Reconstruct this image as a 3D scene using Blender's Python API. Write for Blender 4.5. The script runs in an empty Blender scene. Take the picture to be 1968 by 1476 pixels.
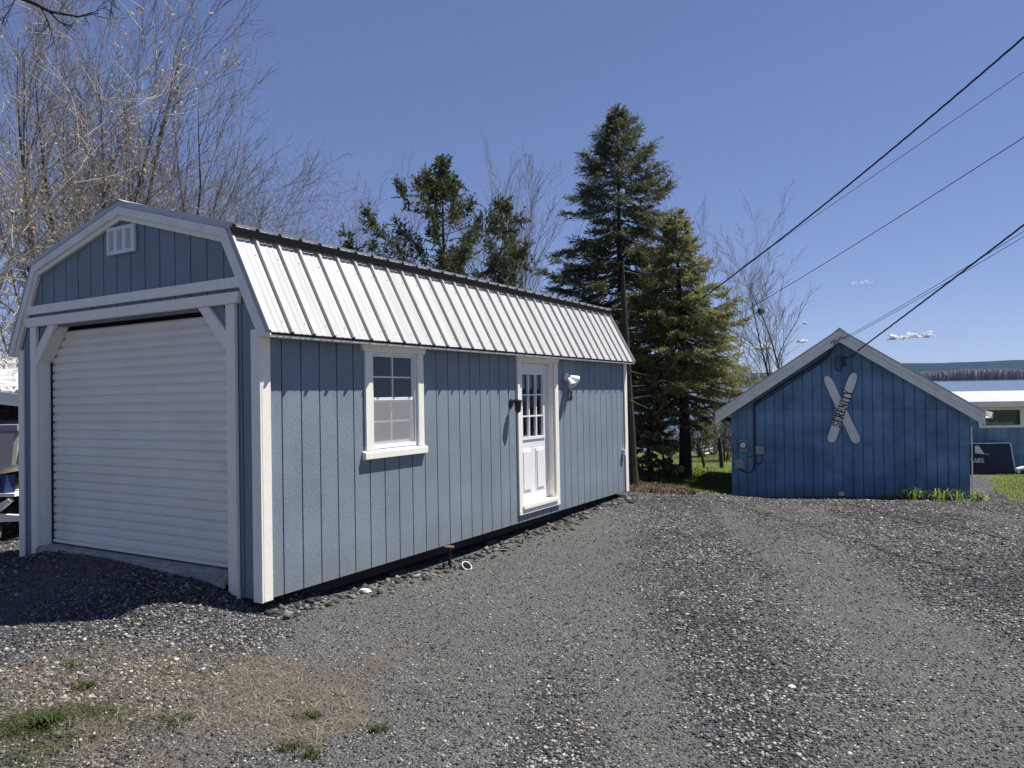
import bpy, math, random
import numpy as np
from mathutils import Matrix, Vector
R = math.radians
SC = bpy.context.scene
COL = SC.collection

# ------------------------------------------------------------------ camera
F = 1451.0
H = 1.65
def _unit(v): return v / np.linalg.norm(v)
_r = R(.9)
_u = _unit(np.array([-math.sin(_r), .00165, math.cos(_r)]))
_Y = np.array([0, 1., 0]); _Y = _unit(_Y - _u * (_Y @ _u)); _X = np.cross(_Y, _u)
CM = np.array([_X, _Y, _u])                       # camera frame (right, forward, up) -> world
CP = np.array([0, 0, H])
cam = bpy.data.cameras.new('camera'); cam_o = bpy.data.objects.new('camera', cam); COL.objects.link(cam_o)
cam.sensor_width = 36; cam.lens = F / 1968 * 36; cam.clip_start = .05; cam.clip_end = 60000
_c = [CM @ np.array(a) for a in ((1, 0, 0), (0, 0, 1), (0, -1, 0))]
cam_o.matrix_world = Matrix([[_c[0][i], _c[1][i], _c[2][i], CP[i]] for i in range(3)] + [[0, 0, 0, 1]])
SC.camera = cam_o

# ------------------------------------------------------------------ light
SUN = _unit(np.array([.43, .16, .89]))
SUN_EL = math.asin(SUN[2]); SUN_AZ = math.atan2(SUN[0], SUN[1])
world = bpy.data.worlds.new('World'); SC.world = world; world.use_nodes = True
wn = world.node_tree.nodes; wl = world.node_tree.links
sky = wn.new('ShaderNodeTexSky'); sky.sky_type = 'NISHITA'; sky.sun_disc = False
sky.sun_elevation = SUN_EL; sky.sun_rotation = SUN_AZ
sky.altitude = 0; sky.air_density = .7; sky.dust_density = 0; sky.ozone_density = 1.0
gmn = wn.new('ShaderNodeGamma'); gmn.inputs[1].default_value = .66; wl.new(sky.outputs[0], gmn.inputs[0])
tnt = wn.new('ShaderNodeMix'); tnt.data_type = 'RGBA'; tnt.blend_type = 'MULTIPLY'; tnt.inputs[0].default_value = 1; tnt.inputs[7].default_value = (1.20, 1.28, 1.82, 1)
wl.new(gmn.outputs[0], tnt.inputs[6]); wl.new(tnt.outputs[2], wn['Background'].inputs['Color']); wn['Background'].inputs['Strength'].default_value = .06
sl = bpy.data.lights.new('sun', 'SUN'); sl.energy = 5.0; sl.angle = R(.5); sl.color = (1, .97, .92)
so = bpy.data.objects.new('sun', sl); COL.objects.link(so)
so.rotation_euler = Vector(SUN).to_track_quat('Z', 'Y').to_euler(); so.location = (8, 3, 20)
SC.view_settings.view_transform = 'Standard'; SC.view_settings.look = 'None'
SC.view_settings.exposure = .8; SC.view_settings.gamma = 1

# ------------------------------------------------------------------ helpers
def ray(x, y):
    return CM @ np.array([(x - 984) / F, 1.0, (738 - y) / F])
def at(x, y, d):
    """world point seen at photo position x, y, d metres in front of the camera"""
    r = ray(x, y); return CP + r * (d / r[1])
def mesh_obj(name, me, m=None, parent=None):
    o = bpy.data.objects.new(name, me); COL.objects.link(o)
    if m is not None: me.materials.append(m)
    if parent is not None: o.parent = parent
    return o
class MB:
    def __init__(s): s.v = []; s.f = []
    def add(s, vs, fs):
        n = len(s.v); s.v += [tuple(map(float, v)) for v in vs]; s.f += [tuple(i + n for i in f) for f in fs]
    def box(s, x0, x1, y0, y1, z0, z1):
        s.add([(x0, y0, z0), (x1, y0, z0), (x1, y1, z0), (x0, y1, z0), (x0, y0, z1), (x1, y0, z1), (x1, y1, z1), (x0, y1, z1)],
              [(3, 2, 1, 0), (4, 5, 6, 7), (0, 1, 5, 4), (1, 2, 6, 5), (2, 3, 7, 6), (3, 0, 4, 7)])
        return s
    def prism(s, poly, a, b, ax='y'):
        """2-D polygon extruded along an axis; poly is (x,z) for y, (y,z) for x, (x,y) for z"""
        mk = {'y': lambda p, t: (p[0], t, p[1]), 'x': lambda p, t: (t, p[0], p[1]), 'z': lambda p, t: (p[0], p[1], t)}[ax]
        n = len(poly)
        s.add([mk(p, a) for p in poly] + [mk(p, b) for p in poly],
              [tuple(range(n)), tuple(range(2 * n - 1, n - 1, -1))] + [(i, i + n, (i + 1) % n + n, (i + 1) % n) for i in range(n)])
        return s
    def tube(s, pts, rad, n=6, cap=True):
        pts = [np.array(p, float) for p in pts]
        if not hasattr(rad, '__len__'): rad = [rad] * len(pts)
        vs = []; fs = []
        t0 = _unit(pts[1] - pts[0]); a = np.array([0, 0, 1.]) if abs(t0[2]) < .9 else np.array([1., 0, 0])
        u = _unit(np.cross(t0, a))
        for i, p in enumerate(pts):
            t = pts[min(i + 1, len(pts) - 1)] - pts[max(i - 1, 0)]
            t = t / (np.linalg.norm(t) + 1e-9)
            u = u - t * (u @ t); u = u / (np.linalg.norm(u) + 1e-9); w = np.cross(t, u)
            for k in range(n):
                an = 2 * math.pi * k / n; vs.append(p + (u * math.cos(an) + w * math.sin(an)) * rad[i])
        for i in range(len(pts) - 1):
            for k in range(n):
                fs.append((i * n + k, i * n + (k + 1) % n, (i + 1) * n + (k + 1) % n, (i + 1) * n + k))
        if cap:
            fs.append(tuple(range(n - 1, -1, -1))); m = (len(pts) - 1) * n; fs.append(tuple(range(m, m + n)))
        s.add(vs, fs); return s
    def lathe(s, prof, c, axis, n=12):
        """profile of (distance along axis, radius)"""
        axis = _unit(np.array(axis, float)); c = np.array(c, float)
        a = np.array([0, 0, 1.]) if abs(axis[2]) < .9 else np.array([1., 0, 0])
        u = _unit(np.cross(axis, a)); w = np.cross(axis, u)
        vs = []; fs = []
        for (d, r) in prof:
            for k in range(n):
                an = 2 * math.pi * k / n; vs.append(c + axis * d + (u * math.cos(an) + w * math.sin(an)) * r)
        for i in range(len(prof) - 1):
            for k in range(n): fs.append((i * n + k, i * n + (k + 1) % n, (i + 1) * n + (k + 1) % n, (i + 1) * n + k))
        fs.append(tuple(range(n - 1, -1, -1))); m = (len(prof) - 1) * n; fs.append(tuple(range(m, m + n)))
        s.add(vs, fs); return s
    def build(s, name, m, parent=None, smooth=False, bevel=0):
        me = bpy.data.meshes.new(name); me.from_pydata(s.v, [], s.f); me.update()
        if smooth: me.polygons.foreach_set('use_smooth', [True] * len(me.polygons))
        o = mesh_obj(name, me, m, parent)
        if bevel:
            b = o.modifiers.new('bevel', 'BEVEL'); b.width = bevel; b.segments = 1; b.limit_method = 'ANGLE'
        return o
def np_mesh(name, V, quads, m, parent=None):
    """fast mesh from arrays: V (n,3), quads (k,4)"""
    me = bpy.data.meshes.new(name)
    V = np.asarray(V, np.float32); Q = np.asarray(quads, np.int32)
    me.vertices.add(len(V)); me.vertices.foreach_set('co', V.ravel())
    me.loops.add(Q.size); me.loops.foreach_set('vertex_index', Q.ravel())
    me.polygons.add(len(Q)); me.polygons.foreach_set('loop_start', np.arange(0, Q.size, Q.shape[1], dtype=np.int32))
    me.polygons.foreach_set('loop_total', np.full(len(Q), Q.shape[1], np.int32))
    me.update(calc_edges=True)
    return mesh_obj(name, me, m, parent)
def tag(o, label=None, cat=None, group=None, kind=None):
    if label: o['label'] = label
    if cat: o['category'] = cat
    if group: o['group'] = group
    if kind: o['kind'] = kind
    return o
def empty(name, loc=(0, 0, 0), mat=None):
    o = bpy.data.objects.new(name, None); COL.objects.link(o); o.empty_display_size = .2
    if mat is not None: o.matrix_world = mat
    else: o.location = tuple(map(float, loc))
    return o

# ------------------------------------------------------------------ materials
def srgb(r, g, b): return tuple(((c / 255 + .055) / 1.055) ** 2.4 if c > 10 else c / 255 / 12.92 for c in (r, g, b))
class NT:
    def __init__(s, name):
        s.m = bpy.data.materials.new(name); s.m.use_nodes = True
        s.t = s.m.node_tree; s.b = s.t.nodes['Principled BSDF']
    def n(s, typ, **k):
        o = s.t.nodes.new('ShaderNode' + typ)
        for a, v in k.items(): setattr(o, a, v)
        return o
    def l(s, a, b): s.t.links.new(a, b)
    def coord(s, scale=(1, 1, 1), out='Object'):
        c = s.n('TexCoord'); mp = s.n('Mapping'); mp.inputs['Scale'].default_value = scale
        s.l(c.outputs[out], mp.inputs[0]); return mp.outputs[0]
    def noise(s, vec, scale, detail=4, rough=.55):
        o = s.n('TexNoise'); o.inputs['Scale'].default_value = scale; o.inputs['Detail'].default_value = detail
        o.inputs['Roughness'].default_value = rough; s.l(vec, o.inputs['Vector']); return o.outputs['Fac']
    def ramp(s, fac, stops):
        o = s.n('ValToRGB'); e = o.color_ramp.elements
        while len(e) < len(stops): e.new(.5)
        for x, (p, c) in zip(e, stops):
            x.position = p; x.color = (*c, 1) if len(c) == 3 else c
        s.l(fac, o.inputs[0]); return o.outputs[0]
    def mix(s, fac, a, b, mode='MIX'):
        o = s.n('Mix', data_type='RGBA', blend_type=mode)
        for i, v in ((0, fac), (6, a), (7, b)):
            if hasattr(v, 'is_output'): s.l(v, o.inputs[i])
            elif i == 0: o.inputs[0].default_value = v
            else: o.inputs[i].default_value = (*v, 1)
        return o.outputs[2]
    def math(s, op, a, b=0.0, c=None):
        o = s.n('Math', operation=op)
        for i, v in enumerate((a, b) if c is None else (a, b, c)):
            if hasattr(v, 'is_output'): s.l(v, o.inputs[i])
            else: o.inputs[i].default_value = v
        return o.outputs[0]
    def bump(s, h, strength, dist=.01):
        o = s.n('Bump'); o.inputs['Strength'].default_value = strength; o.inputs['Distance'].default_value = dist
        s.l(h, o.inputs['Height']); s.l(o.outputs[0], s.b.inputs['Normal']); return o
    def isl(s): return s.n('NewGeometry').outputs['Random Per Island']
def pmat(name, col, var=.12, scale=6, rough=.6, bump=0, bscale=60, stretch=(1, 1, 1), metal=0, spec=.5, bdist=.01):
    t = NT(name); v = t.coord(stretch)
    f = t.noise(v, scale, 6)
    lo = tuple(c * (1 - var) for c in col); hi = tuple(min(1, c * (1 + var)) for c in col)
    t.l(t.ramp(f, [(.3, lo), (.7, hi)]), t.b.inputs['Base Color'])
    t.b.inputs['Roughness'].default_value = rough; t.b.inputs['Metallic'].default_value = metal
    t.b.inputs['Specular IOR Level'].default_value = spec
    if bump: t.bump(t.noise(v, bscale, 4), bump, bdist)
    return t.m
def leafmat(name, stops, rough=.75, trans=.25):
    """colour varies leaf by leaf, a little light passes through"""
    t = NT(name); c = t.ramp(t.isl(), stops); t.l(c, t.b.inputs['Base Color'])
    t.b.inputs['Roughness'].default_value = rough; t.b.inputs['Specular IOR Level'].default_value = .1
    tr = t.n('BsdfTranslucent'); t.l(c, tr.inputs[0]); mx = t.n('MixShader'); mx.inputs[0].default_value = trans
    t.l(t.b.outputs[0], mx.inputs[1]); t.l(tr.outputs[0], mx.inputs[2])
    t.l(mx.outputs[0], t.t.nodes['Material Output'].inputs['Surface']); return t.m
def siding_mat(name, col, weather=.12):
    t = NT(name); v = t.coord((9, 9, .8)); f = t.noise(v, 14, 6, .6)
    big = t.noise(t.coord((1, 1, 1)), 1.7, 5, .6)
    a = t.ramp(f, [(.3, tuple(c * .9 for c in col)), (.72, tuple(c * 1.1 for c in col))])
    b = t.ramp(big, [(.32, (1 - weather,) * 3), (.68, (1 + weather * .5,) * 3)])
    c_ = t.mix(1.0, a, b, 'MULTIPLY')
    # rain splash along the foot of the wall
    sx = t.n('SeparateXYZ'); t.l(t.coord(), sx.inputs[0])
    sp_ = t.math('MULTIPLY', t.math('SUBTRACT', .30, sx.outputs[2]), 2.6); nz = t.noise(t.coord((1, 1, .25)), 9, 5, .7)
    fm = t.math('MINIMUM', t.math('MAXIMUM', t.math('MULTIPLY', sp_, t.math('SUBTRACT', t.math('MULTIPLY', nz, 2.2), .65)), 0), .55)
    t.l(t.mix(fm, c_, (.19, .18, .165)), t.b.inputs['Base Color'])
    t.b.inputs['Roughness'].default_value = .55; t.b.inputs['Specular IOR Level'].default_value = .35
    # embossed wood grain: wavy cathedral lines that run along the board
    wv = t.n('TexWave', wave_type='BANDS', bands_direction='DIAGONAL'); wv.inputs['Scale'].default_value = 9
    wv.inputs['Distortion'].default_value = 9; wv.inputs['Detail'].default_value = 3; wv.inputs['Detail Scale'].default_value = 1.2
    t.l(t.coord((3, 3, .9)), wv.inputs[0])
    fine = t.noise(t.coord((30, 30, 4)), 8, 3)
    t.bump(t.math('ADD', t.math('MULTIPLY', wv.outputs['Fac'], .45), fine), .28, .005)
    return t.m
M = {}
M['siding'] = siding_mat('blue_grey_siding', (.205, .25, .285))
M['siding2'] = siding_mat('deep_blue_siding', (.15, .265, .40), .42)
M['trim'] = pmat('white_trim_paint', (.87, .83, .72), .04, 9, .5, .25, 26, (3, 3, 1), bdist=.005)
M['trim2'] = pmat('grey_white_fascia_paint', (.80, .775, .70), .1, 5, .5, .15, 40)
M['roof'] = pmat('white_metal_roof', (.45, .445, .42), .12, 1.6, .4, 0, stretch=(.5, 5, .5), spec=.5)
M['shade_and_track'] = pmat('dark_shade_and_track', (.010, .011, .014), .1, 8, .95, spec=.05)  # near-black: painted shade under the roof break, also colours the door track
M['flash'] = pmat('painted_flashing', (.45, .47, .49), .06, 8, .45)
M['door'] = pmat('white_door_enamel', (.78, .78, .77), .03, 4, .35)
M['curtain'] = pmat('white_roll_door_steel', (.85, .815, .70), .06, 2.2, .42, .03, 30)
M['vent'] = pmat('white_vent_plastic', (.75, .75, .73), .03, 9, .5)
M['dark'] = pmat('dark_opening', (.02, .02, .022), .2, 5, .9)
M['inside'] = pmat('unlit_plywood', (.10, .085, .07), .2, 4, .9)
M['skid'] = pmat('creosoted_timber', (.03, .028, .027), .4, 9, .85, .4, 40, (1, .2, 1))
M['black'] = pmat('black_metal', (.012, .012, .013), .2, 20, .4)
M['number'] = pmat('black_number_paint', (.015, .015, .017), .1, 20, .6)
M['brass'] = pmat('worn_brass', (.45, .36, .2), .15, 20, .35, metal=1)
M['steelgrey'] = pmat('grey_electrical_enamel', (.30, .31, .33), .08, 12, .5)
M['cable'] = pmat('black_cable', (.014, .014, .017), .2, 30, .6)
M['wire'] = pmat('dull_wire', (.05, .052, .06), .2, 30, .6)
M['concrete'] = pmat('worn_sill_timber', (.34, .32, .29), .35, 12, .85, .5, 50)
M['rust'] = pmat('rusty_pipe', (.10, .055, .035), .5, 14, .85, .4, 60)
M['pvc'] = pmat('white_pipe_plastic', (.30, .30, .30), .08, 20, .5)
M['bark'] = pmat('grey_brown_bark', (.085, .07, .058), .4, 9, .9, .6, 30, (3, 3, .6), bdist=.02)
M['twig'] = pmat('grey_twigs', (.17, .152, .14), .3, 3, .9)
M['palebark'] = pmat('pale_bark', (.36, .32, .26), .35, 5, .85)
M['darkbark'] = pmat('dark_wet_bark', (.035, .028, .024), .4, 9, .9, .7, 30, (3, 3, .6), bdist=.02)
M['lakewood'] = pmat('weathered_dock_timber', (.06, .055, .05), .3, 6, .9)
M['slat'] = pmat('bleached_ramp_boards', (.5, .45, .36), .2, 6, .8)
M['nest'] = pmat('nest_twigs', (.03, .024, .02), .4, 20, 1)
def glass_mat(name, tint=(.02, .025, .03), mixf=.5, rough=.02):
    t = NT(name); g = t.n('BsdfGlossy'); g.inputs['Roughness'].default_value = rough; g.inputs[0].default_value = (.9, .93, .95, 1)
    tr = t.n('BsdfTransparent'); tr.inputs[0].default_value = (.75, .78, .78, 1)
    fr = t.n('Fresnel'); fr.inputs[0].default_value = 1.5
    mx = t.n('MixShader'); t.l(t.math('ADD', fr.outputs[0], mixf), mx.inputs[0]); t.l(tr.outputs[0], mx.inputs[1]); t.l(g.outputs[0], mx.inputs[2])
    # slightly uneven panes
    b = t.n('Bump'); b.inputs['Strength'].default_value = .08; b.inputs['Distance'].default_value = .02
    t.l(t.noise(t.coord(), 3, 2), b.inputs['Height']); t.l(b.outputs[0], g.inputs['Normal'])
    t.l(mx.outputs[0], t.t.nodes['Material Output'].inputs['Surface']); return t.m
M['glass'] = glass_mat('window_glass', mixf=.01)

W = 3.481; L = 7.322
SR = np.array([[.8597, .5108, -.0025], [-.5107, .8596, .0160], [.0103, -.0125, .9999]])
ST = np.array([-1.906, 5.689, .048]) - SR @ np.array([W, 0, 0])
# ------------------------------------------------------------------ the lie of the land
_cp = np.array([
    (-2.0, 5.6, -.05), (-4.9, 7.3, -.01), (-3.4, 6.4, 0.0), (1.8, 11.9, -.14), (0, 8.7, -.17), (-1.0, 7.2, -.15),
    (-3.0, 3.9, -.02), (0, 3.2, -.01), (2.5, 3.4, -.04), (0, 0, .0), (-4, 0, 0), (5, 0, -.03), (4, 6, -.10), (2.2, 8, -.11), (-4.6, 5.6, -.04),
    (6.5, 8, -.17), (9.5, 9.5, -.25), (3.9, 10.8, -.20), (6.4, 12.2, -.36), (3, 13.2, -.28), (9, 12, -.40),
    (4.55, 15.65, -.69), (6.5, 14.9, -.65), (8.5, 14.05, -.61), (12, 14.2, -.66), (12, 19, -.70), (9.8, 18, -.70), (3.9, 17.5, -.48),
    (2.25, 14.5, -.26), (5, 21, -.74), (2, 19, -.62), (-1.2, 14, -.18), (-1, 20, -.6), (-7, 9, -.2), (-9, 14, -.3), (-9, 20, -.5), (16, 12, -.55), (16, 20, -.75)])
def _tps(r2): return .5 * r2 * np.log(r2 + 1e-9)
_n = len(_cp); _d2 = ((_cp[:, None, :2] - _cp[None, :, :2]) ** 2).sum(-1)
_A = np.zeros((_n + 3, _n + 3)); _A[:_n, :_n] = _tps(_d2) + np.eye(_n) * .06
_A[:_n, _n] = 1; _A[:_n, _n + 1:] = _cp[:, :2]; _A[_n, :_n] = 1; _A[_n + 1:, :_n] = _cp[:, :2].T
_w = np.linalg.solve(_A, np.r_[_cp[:, 2], 0, 0, 0])
LAKE = H - 4.5
def sstep(a, b, x): t = np.clip((x - a) / (b - a), 0, 1); return t * t * (3 - 2 * t)
def vnoise(x, y, s, seed=0):
    """smooth value noise"""
    x = np.asarray(x, float) * s; y = np.asarray(y, float) * s
    xi = np.floor(x).astype(np.int64); yi = np.floor(y).astype(np.int64); fx = x - xi; fy = y - yi
    fx = fx * fx * (3 - 2 * fx); fy = fy * fy * (3 - 2 * fy)
    def h(a, b):
        n = (a * 374761393 + b * 668265263 + seed * 974711) & 0x7fffffff
        n = ((n ^ (n >> 13)) * 1274126177) & 0x7fffffff
        return ((n ^ (n >> 16)) & 0xffff) / 65535.
    return (h(xi, yi) * (1 - fx) + h(xi + 1, yi) * fx) * (1 - fy) + (h(xi, yi + 1) * (1 - fx) + h(xi + 1, yi + 1) * fx) * fy
def gz(x, y):
    x = np.asarray(x, float); y = np.asarray(y, float); sh = x.shape
    x = x.ravel(); y = y.ravel()
    xc = np.clip(x, -12, 17); yc = np.clip(y, -4, 23)
    r2 = (xc[:, None] - _cp[None, :, 0]) ** 2 + (yc[:, None] - _cp[None, :, 1]) ** 2
    z = _tps(r2) @ _w[:_n] + _w[_n] + xc * _w[_n + 1] + yc * _w[_n + 2]
    z = z - 2.9 * sstep(22, 62, y) * (1 - .75 * sstep(-6, -22, x)) - 4 * sstep(50, 120, y) * (1 - sstep(-12, -40, x))
    sx_ = SR[0, 0] * (x - ST[0]) + SR[1, 0] * (y - ST[1]); sy_ = SR[0, 1] * (x - ST[0]) + SR[1, 1] * (y - ST[1])
    z = z + .165 * sstep(.1, .7, sx_) * (1 - sstep(2.95, 3.5, sx_)) * sstep(-1.5, -.15, sy_) * (1 - sstep(.3, .8, sy_))
    near = 1 - sstep(20, 30, y)
    z = z + near * (.030 * (vnoise(x, y, .9, 1) - .5) + .018 * (vnoise(x, y, 2.7, 2) - .5))
    return z.reshape(sh)
def gz1(x, y): return float(gz(np.array([x]), np.array([y]))[0])

# ------------------------------------------------------------------ the blue barn shed (its own frame: x across the front, y back, z up)
shed = empty('barn_shed', mat=Matrix([[*SR[i], ST[i]] for i in range(3)] + [[0, 0, 0, 1]]))
tag(shed, 'long blue barn shed with white roll up door, gambrel metal roof and number 18', 'shed')
EX, EZ = .118, 2.026                     # eave overhang and height
BX, BZ = .327, 2.866                     # roof break
PZ = 3.243
def roof_z(x):
    x = min(x, W - x) if x > W / 2 else x
    if x < BX: return EZ + (x + EX) * (BZ - EZ) / (BX + EX)
    return BZ + (x - BX) * (PZ - BZ) / (W / 2 - BX)
def cut_runs(lo, hi, holes, key):
    """the strips of [lo, hi] left beside holes (a0,a1,z0,z1) that overlap key"""
    segs = [(lo, hi)]
    for (a0, a1, z0, z1) in holes:
        if a1 <= key[0] + 1e-4 or a0 >= key[1] - 1e-4: continue
        new = []
        for (p, q) in segs:
            if z0 > p: new.append((p, min(q, z0)))
            if z1 < q: new.append((max(p, z1), q))
        segs = [t for t in new if t[1] - t[0] > .004]
    return segs
GROOVE = .013
def planks(mb, a0, a1, first, pitch, z0, top, holes, face, out, depth=.012, brk=(), GROOVE=GROOVE):
    """vertical boards with real grooves; face(a, o, z) -> point"""
    xs = [a0] + [first + k * pitch for k in range(200) if a0 + .02 < first + k * pitch < a1 - .02] + [a1]
    for i in range(len(xs) - 1):
        p, q = xs[i] + (GROOVE / 2 if i else 0), xs[i + 1] - (GROOVE / 2 if i < len(xs) - 2 else 0)
        cuts = sorted({p, q} | {h for ho in holes for h in ho[:2] if p < h < q} | {b for b in brk if p < b < q})
        for c0, c1 in zip(cuts, cuts[1:]):
            if c1 - c0 < .003: continue
            tA, tB = top(c0), top(c1)
            for (s0, s1) in cut_runs(z0, max(tA, tB), holes, (c0, c1)):
                zA, zB = (tA, tB) if s1 >= max(tA, tB) - 1e-6 else (s1, s1)
                if min(zA, zB) <= s0: continue
                vs = [face(c0, out, s0), face(c1, out, s0), face(c1, out, zB), face(c0, out, zA),
                      face(c0, out - depth, s0), face(c1, out - depth, s0), face(c1, out - depth, zB), face(c0, out - depth, zA)]
                mb.add(vs, [(0, 1, 2, 3), (4, 7, 6, 5), (0, 4, 5, 1), (1, 5, 6, 2), (2, 6, 7, 3), (3, 7, 4, 0)])
def backing(mb, a0, a1, z0, top, holes, face, out, thick, brk=()):
    cuts = sorted({a0, a1} | {h for ho in holes for h in ho[:2] if a0 < h < a1} | {b for b in brk if a0 < b < a1})
    for c0, c1 in zip(cuts, cuts[1:]):
        tA, tB = top(c0), top(c1)
        for (s0, s1) in cut_runs(z0, max(tA, tB), holes, (c0, c1)):
            zA, zB = (tA, tB) if s1 >= max(tA, tB) - 1e-6 else (s1, s1)
            vs = [face(c0, out, s0), face(c1, out, s0), face(c1, out, zB), face(c0, out, zA),
                  face(c0, out - thick, s0), face(c1, out - thick, s0), face(c1, out - thick, zB), face(c0, out - thick, zA)]
            mb.add(vs, [(0, 1, 2, 3), (4, 7, 6, 5), (0, 4, 5, 1), (1, 5, 6, 2), (2, 6, 7, 3), (3, 7, 4, 0)])
WIN = (1.285, 1.945, 1.06, 1.95)          # window opening on the long side (y0,y1,z0,z1)
DOOR = (3.965, 4.835, .15, 1.955)
side = lambda a, o, z: (W - .022 + o, a, z)
front = lambda a, o, z: (a, .022 - o, z)
rear = lambda a, o, z: (a, L - .022 + o, z)
left = lambda a, o, z: (.022 - o, a, z)
flat_top = lambda a: 2.07
gam = lambda a: roof_z(a) - .03
gbrk = (BX, W / 2, W - BX)
mb = MB(); planks(mb, .03, L - .03, .236, .2032, 0, flat_top, [WIN, DOOR], side, .0)
backing(mb, .03, L - .03, 0, flat_top, [WIN, DOOR], side, -.0125, .06)
mb.build('side_wall', M['siding'], shed)
mb = MB(); planks(mb, .03, L - .03, .236, .2032, 0, flat_top, [], left, .0)
backing(mb, .03, L - .03, 0, flat_top, [], left, -.0125, .06); mb.build('side_wall', M['siding'], shed)
# front: the opening with its clipped corners
OPEN = (.36, 3.105, .06, 2.255)
fh = [OPEN]
mb = MB(); planks(mb, .03, W - .03, W / 2 - 8.5 * .2032, .2032, 0, gam, fh, front, .0, brk=gbrk)
backing(mb, .09, W - .09, 0, gam, fh, front, -.0125, .06, brk=gbrk)
for s in (0, 1):                           # blue corner pieces behind the braces
    q = [(OPEN[0], 2.255), (OPEN[0] + .325, 2.255), (OPEN[0], 1.905)]
    if s: q = [(W - x, z) for x, z in q][::-1]
    mb.prism(q, .022, .03)
mb.build('front_wall', M['siding'], shed)
mb = MB(); planks(mb, .03, W - .03, W / 2 - 8.5 * .2032, .2032, 0, gam, [], rear, .0, brk=gbrk)
backing(mb, .09, W - .09, 0, gam, [], rear, -.0125, .06, brk=gbrk); mb.build('rear_wall', M['siding'], shed)
mb = MB(); mb.box(.1, W - .1, .12, L - .12, .02, .06); mb.build('floor', M['inside'], shed)
# white trim boards
for (cx, sx) in ((0, 1), (W, -1)):
    for (cy, sy) in ((0, 1), (L, -1)):
        mb = MB(); x0, x1 = sorted((cx, cx + sx * .098)); y0, y1 = sorted((cy, cy + sy * .02))
        mb.box(x0, x1, y0, y1, -.015, 2.06)
        x0, x1 = sorted((cx, cx + sx * .02)); y0, y1 = sorted((cy + sy * .02, cy + sy * .108))
        mb.box(x0, x1, y0, y1, -.012, 2.03); mb.build('corner_trim', M['trim'], shed, bevel=.003)
def rake(offs, d0, d1, y0, y1, name, m):
    """board following the gambrel, from d0 to d1 below the roof surface"""
    def off(d):
        pts = [(-EX, EZ), (BX, BZ), (W / 2, PZ), (W - BX, BZ), (W + EX, EZ)]
        out = []
        for i, (x, z) in enumerate(pts):
            ns = []
            for a, b in ((i - 1, i), (i, i + 1)):
                if a < 0 or b > 4: continue
                dx, dz = pts[b][0] - pts[a][0], pts[b][1] - pts[a][1]; l = math.hypot(dx, dz); ns.append((dz / l, -dx / l))
            if len(ns) == 1: n = ns[0]; k = 1
            else:
                n = (ns[0][0] + ns[1][0], ns[0][1] + ns[1][1]); l = math.hypot(*n); n = (n[0] / l, n[1] / l); k = 1 / (n[0] * ns[0][0] + n[1] * ns[0][1])
            out.append((x + n[0] * d * k, z + n[1] * d * k))
        # level cut at the eaves
        def clip(i, j):
            (xa, za), (xb, zb) = out[i], out[j]; t = (EZ - .015 - za) / (zb - za); out[i] = (xa + (xb - xa) * t, EZ - .015)
        clip(0, 1); clip(4, 3); return out
    A, B = off(d0), off(d1); mb = MB()
    for i in range(4): mb.prism([A[i], A[i + 1], B[i + 1], B[i]], y0, y1)
    return mb.build(name, m, shed)
rake(0, .002, .072, -.034, .010, 'rake_board', M['trim2'])
rake(0, .073, .114, -.012, .018, 'rake_trim', M['trim'])
rake(0, .002, .098, L - .01, L + .034, 'rake_board', M['trim2'])
def inx(z, d):  # inner edge of the rake trim at height z
    for k in range(400):
        x = k * .002
        if roof_z(x) - d * 1.25 > z: return x
    return .5
x0 = .155
mb = MB(); mb.prism([(x0 - .015, 2.395), (W - x0 + .015, 2.395), (W - x0 - .03, 2.478), (x0 + .03, 2.478)], -.013, .017); mb.build('band_board', M['trim'], shed, bevel=.002)
mb = MB(); mb.prism([(.215, 2.272), (W - .215, 2.272), (W - .195, 2.36), (.195, 2.36)], -.034, .015); mb.build('door_header', M['trim'], shed, bevel=.003)
for s in (0, 1):
    f = (lambda x: W - x) if s else (lambda x: x)
    mb = MB(); a, b = sorted((f(.258), f(.362))); mb.box(a, b, -.016, .015, -.01, 2.271)
    a, b = sorted((f(.355), f(.380))); mb.box(a, b, .016, .125, .05, 1.93); mb.build('door_post', M['trim'], shed, bevel=.002)
    q = [(f(.700), 2.271), (f(.570), 2.271), (f(.363), 2.06), (f(.363), 1.90)]
    mb = MB(); mb.prism(q if not s else q[::-1], -.012, .021)
    q2 = [(f(.699), 2.271), (f(.676), 2.271), (f(.363), 1.925), (f(.363), 1.90)]
    mb.prism(q2 if not s else q2[::-1], .0215, .125)
    mb.build('corner_brace', M['trim'], shed, bevel=.002)
# rolling door
mb = MB(); prof = []
z = .205; P = .081
while z < 2.19:
    for dz, dy in ((0, .017), (.005, .018), (.010, .006), (.017, .0005), (.026, -.002), (.040, -.0015), (.055, -.003), (.066, -.001), (.072, .005), (.077, .015)):
        prof.append((z + dz, .128 + dy))
    z += P
xs = [.33, 1.2, 2.2, W - .33]
vs = [(x, y, zz) for (zz, y) in prof for x in xs]; fs = []
for i in range(len(prof) - 1):
    for j in range(3): fs.append((i * 4 + j, i * 4 + j + 1, (i + 1) * 4 + j + 1, (i + 1) * 4 + j))
mb.add(vs, fs)
roll = mb.build('roll_up_door', M['curtain'], shed)
mb = MB(); mb.box(.395, W - .395, .116, .15, .180, .207); mb.build('bottom_bar', M['curtain'], roll)
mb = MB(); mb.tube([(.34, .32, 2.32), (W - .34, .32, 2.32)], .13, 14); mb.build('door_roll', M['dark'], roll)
mb = MB(); mb.box(3.06, 3.09, .095, .118, 1.03, 1.09); mb.build('latch', M['black'], roll)
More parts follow.
